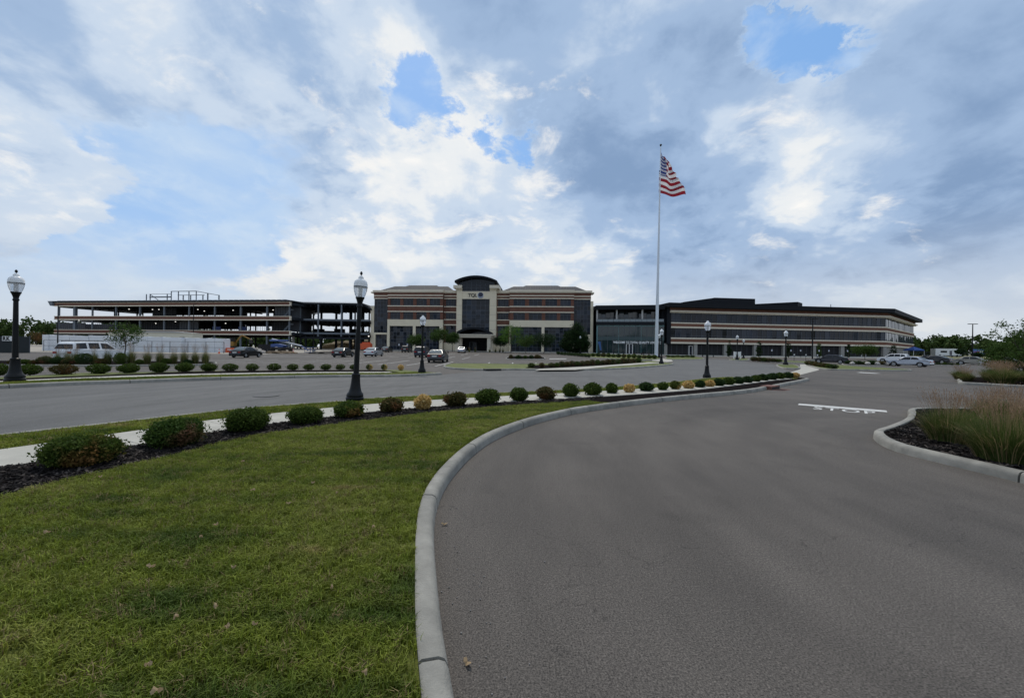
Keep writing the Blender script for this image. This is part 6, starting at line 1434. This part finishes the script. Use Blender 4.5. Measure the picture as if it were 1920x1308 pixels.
def boom_lift():
    x, y, z = atZ(530, 88); o = thing('boom_lift', 'blue boom lift lowered before the steel frame', 'boom lift', (x, y, z), R(-8)); bl = mat('lift_blue', (.03, .07, .22), .5)
    MB().box(-2.2, 1.6, -1.1, 1.1, .55, 1.1).build('chassis', TRIM, o); MB().prism([(-2.4, 1.2), (.6, 1.15), (.8, 1.6), (-1.2, 1.95), (-2.4, 1.8)], 'y', -.7, .7).build('turret', bl, o)
    MB().tube((-2.6, 0, 2.9), (4.6, 0, 1.5), .22, .18, 8).build('boom', mat('lift_grey', (.35, .38, .42), .5), o); MB().tube((-2.9, -.3, 2.6), (1.5, -.3, 2.6), .2, n=8).build('boom_riser', bl, o); MB().tube((4.6, 0, 1.5), (6.2, 0, .5), .12, n=8).build('jib', bl, o)
    m = MB()
    for z0 in (.15, .7, 1.2):
        m.tube((6, -.9, z0), (7.4, -.9, z0), .04, n=5).tube((6, .9, z0), (7.4, .9, z0), .04, n=5).tube((6, -.9, z0), (6, .9, z0), .04, n=5).tube((7.4, -.9, z0), (7.4, .9, z0), .04, n=5)
    for a in (6, 7.4):
        for b in (-.9, .9): m.tube((a, b, .1), (a, b, 1.2), .04, n=5)
    m.box(6, 7.4, -.9, .9, .08, .16); m.build('basket', bl, o)
    for cx in (-1.5, 1.1):
        for sy in (-1, 1): w = link('wheel', MB().lathe([(.4, -.2), (.5, -.15), (.5, .15), (.4, .2)], 18).mesh('wheel', RUB, True), o, (cx, sy * 1.15, .5)); w.rotation_euler = (R(90), 0, 0)
boom_lift()
def telehandler():
    x, y, z = atZ(433, 108); o = thing('excavator', 'yellow excavator under the left steel frame', 'excavator', (x, y, z), R(15)); yl = mat('plant_yellow', (.22, .12, .02), .6)
    MB().box(-1.8, 1.8, -1.2, 1.2, .1, .9).build('tracks', TRIM, o); MB().box(-1.6, 1.0, -1.1, 1.1, 1.0, 2.2).build('body', yl, o); MB().box(.0, 1.2, -1.1, 0, 2.2, 3.2).build('cab', CGL, o)
    MB().tube((1, 0, 1.8), (2.6, 0, 4.0), .25, .22, 6).tube((2.6, 0, 4.0), (4.8, 0, 2.8), .22, .18, 6).build('arm', yl, o); MB().prism([(4.4, 2.9), (5.2, 2.7), (5.3, 1.7), (4.5, 1.8)], 'y', -.5, .5).build('bucket', TRIM, o)
telehandler()
def fence_screen2():
    Y = 93; o = thing('screen_fence', 'low black screen fence under the middle of the steel frame', 'fence'); cl = MATS['screen_cloth']
    x0, x1 = atZ(484, Y)[0], atZ(511, Y)[0]; z = H(x0, Y)
    for i in range(3): a, b = x0 + (x1 - x0) * i / 3, x0 + (x1 - x0) * (i + 1) / 3; MB().box(a + .04, b - .04, Y - .02, Y + .02, z - .02, z + 1.75).build('screen_panel', DARK, o)
    for i in range(4): a = x0 + (x1 - x0) * i / 3; MB().tube((a, Y - .06, z - .05), (a, Y - .06, z + 1.85), .04, n=6).build('post', STEELD, o)
fence_screen2()
def generator():
    x, y, z = atZ(687, 104); o = thing('generator_trailer', 'orange site generator beside the brick office corner', 'generator', (x, y, z))
    MB().box(-1.3, 1.3, -.8, .8, .5, 2.1).box(-.9, .9, -.6, .6, 2.1, 2.4).build('housing', ORNG, o); MB().box(-1.3, 1.3, -.7, .7, .3, .5).build('chassis', TRIM, o)
    for sy in (-.8, .8): w = link('wheel', MB().lathe([(.25, -.1), (.36, -.06), (.36, .06), (.25, .1)], 14).mesh('wheel', RUB, True), o, (0, sy, .36)); w.rotation_euler = (R(90), 0, 0)
generator()
def heap(px, Y, w, h, label, c):
    x, y, z = atZ(px, Y); bm = bmesh.new(); bmesh.ops.create_icosphere(bm, subdivisions=4, radius=1)
    for v in bm.verts:
        k = 1 + .22 * math.sin(v.co.x * 7 + v.co.y * 5) * math.cos(v.co.y * 9) + random.uniform(-.05, .05); v.co *= k; v.co = Vector((v.co.x * w / 2, v.co.y * w / 3, max(v.co.z, -.1) * h))
    me = bpy.data.meshes.new('spoil_heap'); bm.to_mesh(me); bm.free(); me.materials.append(c); o = link('spoil_heap', me, None, (x, y, z)); tag(o, label, 'heap')
heap(470, 78, 5.5, 1.0, 'grey rubble heap right of the orange barriers', mat('rubble', (.28, .26, .24), .95, var=.35, vscale=3)); heap(527, 79, 6, .5, 'low brown dirt heap below the boom lift', mat('dirt', (.12, .085, .05), .95, var=.3, vscale=3)); heap(670, 150, 22, 3.2, 'tan earth bank seen through the open steel frame', mat('bank', (.26, .21, .13), .95, var=.2, vscale=.5))
heap(612, 80, 6, .45, 'low dark timber and rubble heap before the open frame', mat('timber_dark', (.06, .05, .04), .9, var=.4, vscale=4))

# ------------------------------------------------------------------ signs, bollards, benches
def panel_sign():
    x, y, z = atZ(1382.5, 82); o = thing('direction_sign', 'white two-legged direction sign behind a lamp', 'sign', (x, y, z))
    for u in (-.68, .68): MB().box(u - .07, u + .07, -.06, .06, -.05, 1.58).build('leg', WHITE, o)
    p = MB().box(-.60, .60, -.04, .04, .55, 1.5).build('panel', WHITE, o); g = mat('print_grey', (.35, .37, .42), .6)
    for k in range(5): MB().box(-.5, .5 - .12 * (k % 3), -.046, -.041, .68 + k * .15, .73 + k * .15).build('text_line', g, p)
panel_sign()
SB = mat('sign_blue', (.04, .12, .38), .5)
def post_sign(px, Y, hgt, label, m_, w=.3, hh=.45, group='post signs'):
    x, y, z = atZ(px, Y); o = thing('parking_sign', label, 'sign', (x, y, z), 0, group)
    MB().tube((0, 0, -.05), (0, 0, hgt), .03, n=6).build('post', STEELD, o); p = MB().box(-w / 2, w / 2, -.05, -.032, hgt - hh, hgt).build('plate', m_, o); MB().box(-w / 2 + .05, w / 2 - .05, -.056, -.051, hgt - hh * .55, hgt - hh * .15).build('symbol', SB if m_ is WHITE else WHITE, p)
for i, px in enumerate((1447, 1483, 1501, 1535.6, 1554, 1589)): post_sign(px, 100 + i * 1.2, 2.1, f'small blue and white parking sign, {ORD[i]} from the left before the right office', WHITE, group='parking signs before the right office')
for i, px in enumerate((1489, 1511, 1532.5, 1555, 1577.5)): post_sign(px, 70, 1.45, f'small grey post sign, {ORD[i]} from the left in the lawn before the slate sedan', MULL, group='post signs by the slate sedan')
for i, px in enumerate((748, 764)): post_sign(px, 101, 2.1, f'accessible parking sign, {ORD[i]} from the left before the left bay of the brick office', WHITE, group='signs before the left bay')
bol = None
BOL = [(1102.6, 106), (1116.5, 106), (1132, 106), (1150.5, 105.5), (1169, 105), (1188, 105), (1207, 104.5), (1296, 101), (1317.5, 99), (1337.5, 97)]
for i, (px, Y) in enumerate(BOL):
    lab = f'short black bollard, {ORD[i]} from the left before the glass link'
    if bol is None: bol = thing('bollard', lab, 'bollard', atZ(px, Y), 0, 'bollards before the glass link'); MB().lathe([(.10, -.05), (.10, .78), (.13, .80), (.13, .86), (.09, .95), (.02, .98)], 12).build('post', BLACK, bol, True); MB().lathe([(.16, -.04), (.16, .06), (.11, .09)], 12).build('base', BLACK, bol, True)
    else: dup(bol, atZ(px, Y), 0, lab)
def bench(px, Y, label):
    o = thing('bench', label, 'bench', atZ(px, Y)); w = mat('bench_wood', (.16, .06, .035), .7)
    for k in range(3): MB().box(-1.2, 1.2, -.3 + k * .2, -.14 + k * .2, .42, .47).build('slat', w, o)
    for u in (-.9, .9): MB().box(u - .05, u + .05, -.25, .25, -.03, .42).build('leg', BLACK, o)
bench(1197, 100, 'low reddish bench left of the flagpole'); bench(1210, 100.5, 'low reddish bench nearest the flagpole')

# ------------------------------------------------------------------ stray leaves and pebbles
DRY = leaf_mat('dry_leaf', (.38, .28, .17), (.60, .50, .38))
def dry_leaf(px, py, dz, size, label, group):
    x, y = G(px, py, dz); m = MB(); n = 7; a0 = random.uniform(0, 6.28); pts = []
    for i in range(14):
        t = i / 14 * 2 * math.pi; r = size * (.55 + .45 * abs(math.cos(t * 2.5))) * (.6 if abs(math.sin(t)) > .8 else 1); pts.append((r * math.cos(t + a0), r * .6 * math.sin(t + a0), .012 * math.cos(t * 2) + random.uniform(0, .006)))
    for i in range(14): m.face([(0, 0, .004), pts[i], pts[(i + 1) % 14]])
    o = m.build('dry_leaf', DRY, loc=(x, y, H(x, y) + dz + .012)); o.rotation_euler = (random.uniform(-.25, .25), random.uniform(-.25, .25), random.uniform(0, 6)); tag(o, label, 'leaf', group)
for li, (px, py) in enumerate(sorted([(377, 1008), (405, 985), (88, 1000), (283, 1064), (438, 1066), (425, 1178), (478, 1173), (405, 1140), (293, 1300), (277, 1250), (474, 920), (587, 906), (188, 895), (455, 866), (632, 925), (622, 1104), (683, 1265), (540, 945), (330, 1160), (700, 990)])):
    dry_leaf(px, py, .165, random.uniform(.016, .03), f'dry tan fallen leaf on the foreground lawn, {ORD[li]} from the left', 'fallen leaves on the lawn')
for px, py, l in [(833, 984, 'pale dry leaf on the asphalt beside the curved kerb'), (876, 1245, 'pale dry leaf on the asphalt near the bottom edge'), (862, 868, 'pale crumpled leaf on the asphalt by the kerb bend'), (850, 884, 'tan leaf in the gutter by the kerb bend')]: dry_leaf(px, py, .003, .035, l, 'fallen leaves on the asphalt')
peb = MB(); r_ = random.Random(5)
for k in range(170):
    i = r_.randrange(12, 110); p = K1[min(i, len(K1) - 1)]; t = (K1[min(i + 1, len(K1) - 1)] - p); t = t.normalized() if t.length else Vector((0, 1)); nn = Vector((t.y, -t.x)); q = p + nn * abs(r_.gauss(.0, .22)) + t * r_.uniform(-.2, .2) + nn * .02
    s_ = r_.uniform(.003, .007); peb.lathe([(s_ * .6, -.002), (s_, s_ * .5), (s_ * .5, s_)], 5, (q.x, q.y, H(q.x, q.y) + .003))
po = peb.build('gravel', mat('pebble', (.20, .19, .18), .9, var=.5, vscale=30, coords='World')); tag(po, 'loose grit and pebbles in the gutter along the curved kerb', 'gravel', None, 'stuff')
# mulch chips
def chip(name, i):
    rr = random.Random(i); mb = MB()
    for k in range(9):
        c = Vector((rr.uniform(-.05, .05), rr.uniform(-.05, .05), rr.uniform(0, .012))); l, w, h = rr.uniform(.012, .032), rr.uniform(.003, .009), rr.uniform(.002, .006); a = rr.uniform(0, 6.28); tl = rr.uniform(-.5, .5); d = Vector((math.cos(a) * math.cos(tl), math.sin(a) * math.cos(tl), math.sin(tl))) * l; e = Vector((-math.sin(a), math.cos(a), 0)) * w; u = Vector((0, 0, h))
        P = [c - d - e, c + d - e, c + d + e, c - d + e]; b = len(mb.v); mb.v += [tuple(p) for p in P] + [tuple(p + u) for p in P]
        for q in ((4, 5, 6, 7), (0, 1, 5, 4), (1, 2, 6, 5), (2, 3, 7, 6), (3, 0, 4, 7)): mb.f.append(tuple(b + j for j in q)); mb.m.append(0)
    return bpy.data.objects.new(name, mb.mesh(name, CHIP))
m, nt, p = newmat('mulch_chip'); oi = nt.nodes.new('ShaderNodeObjectInfo'); rp = nt.nodes.new('ShaderNodeValToRGB'); nt.links.new(oi.outputs['Random'], rp.inputs[0]); nt.links.new(rp.outputs[0], p.inputs['Base Color']); e = rp.color_ramp.elements; e[0].color = (.007, .006, .006, 1); e[1].color = (.10, .085, .075, 1); e[1].position = 1.0; x_ = e.new(.75); x_.color = (.020, .017, .017, 1); p.inputs['Roughness'].default_value = .9; p.inputs['Specular IOR Level'].default_value = .1; CHIP = m
chips = bpy.data.collections.new('chips')
for i in range(6): chips.objects.link(chip('chip', i))
mb_near = [q for q in mul_poly]
near_m = drop_close([Vector(q) for q in catmull(mulch_edge, 6) if q[1] > 2.5] + [q for q in reversed(sw_near) if q[1] > 2.2 and q[0] < 3.0])
t = sheet('chips_tmp', near_m, .124, MULCH); scatter(t, 'mulch_chips', 'shredded black mulch chips under the near shrub row', chips, 240, .8, 1.5, 8); bpy.data.objects.remove(t)
g1p = catmull(g1 + G1, 6, True); g1p = g1p if area2(g1p) > 0 else g1p[::-1]
t = sheet('chips_tmp', [q for q in offset(g1p, .2, True)], .104, MULCH); scatter(t, 'mulch_chips', 'shredded black mulch chips in the near right reed bed', chips, 90, .9, 1.7, 9); bpy.data.objects.remove(t)
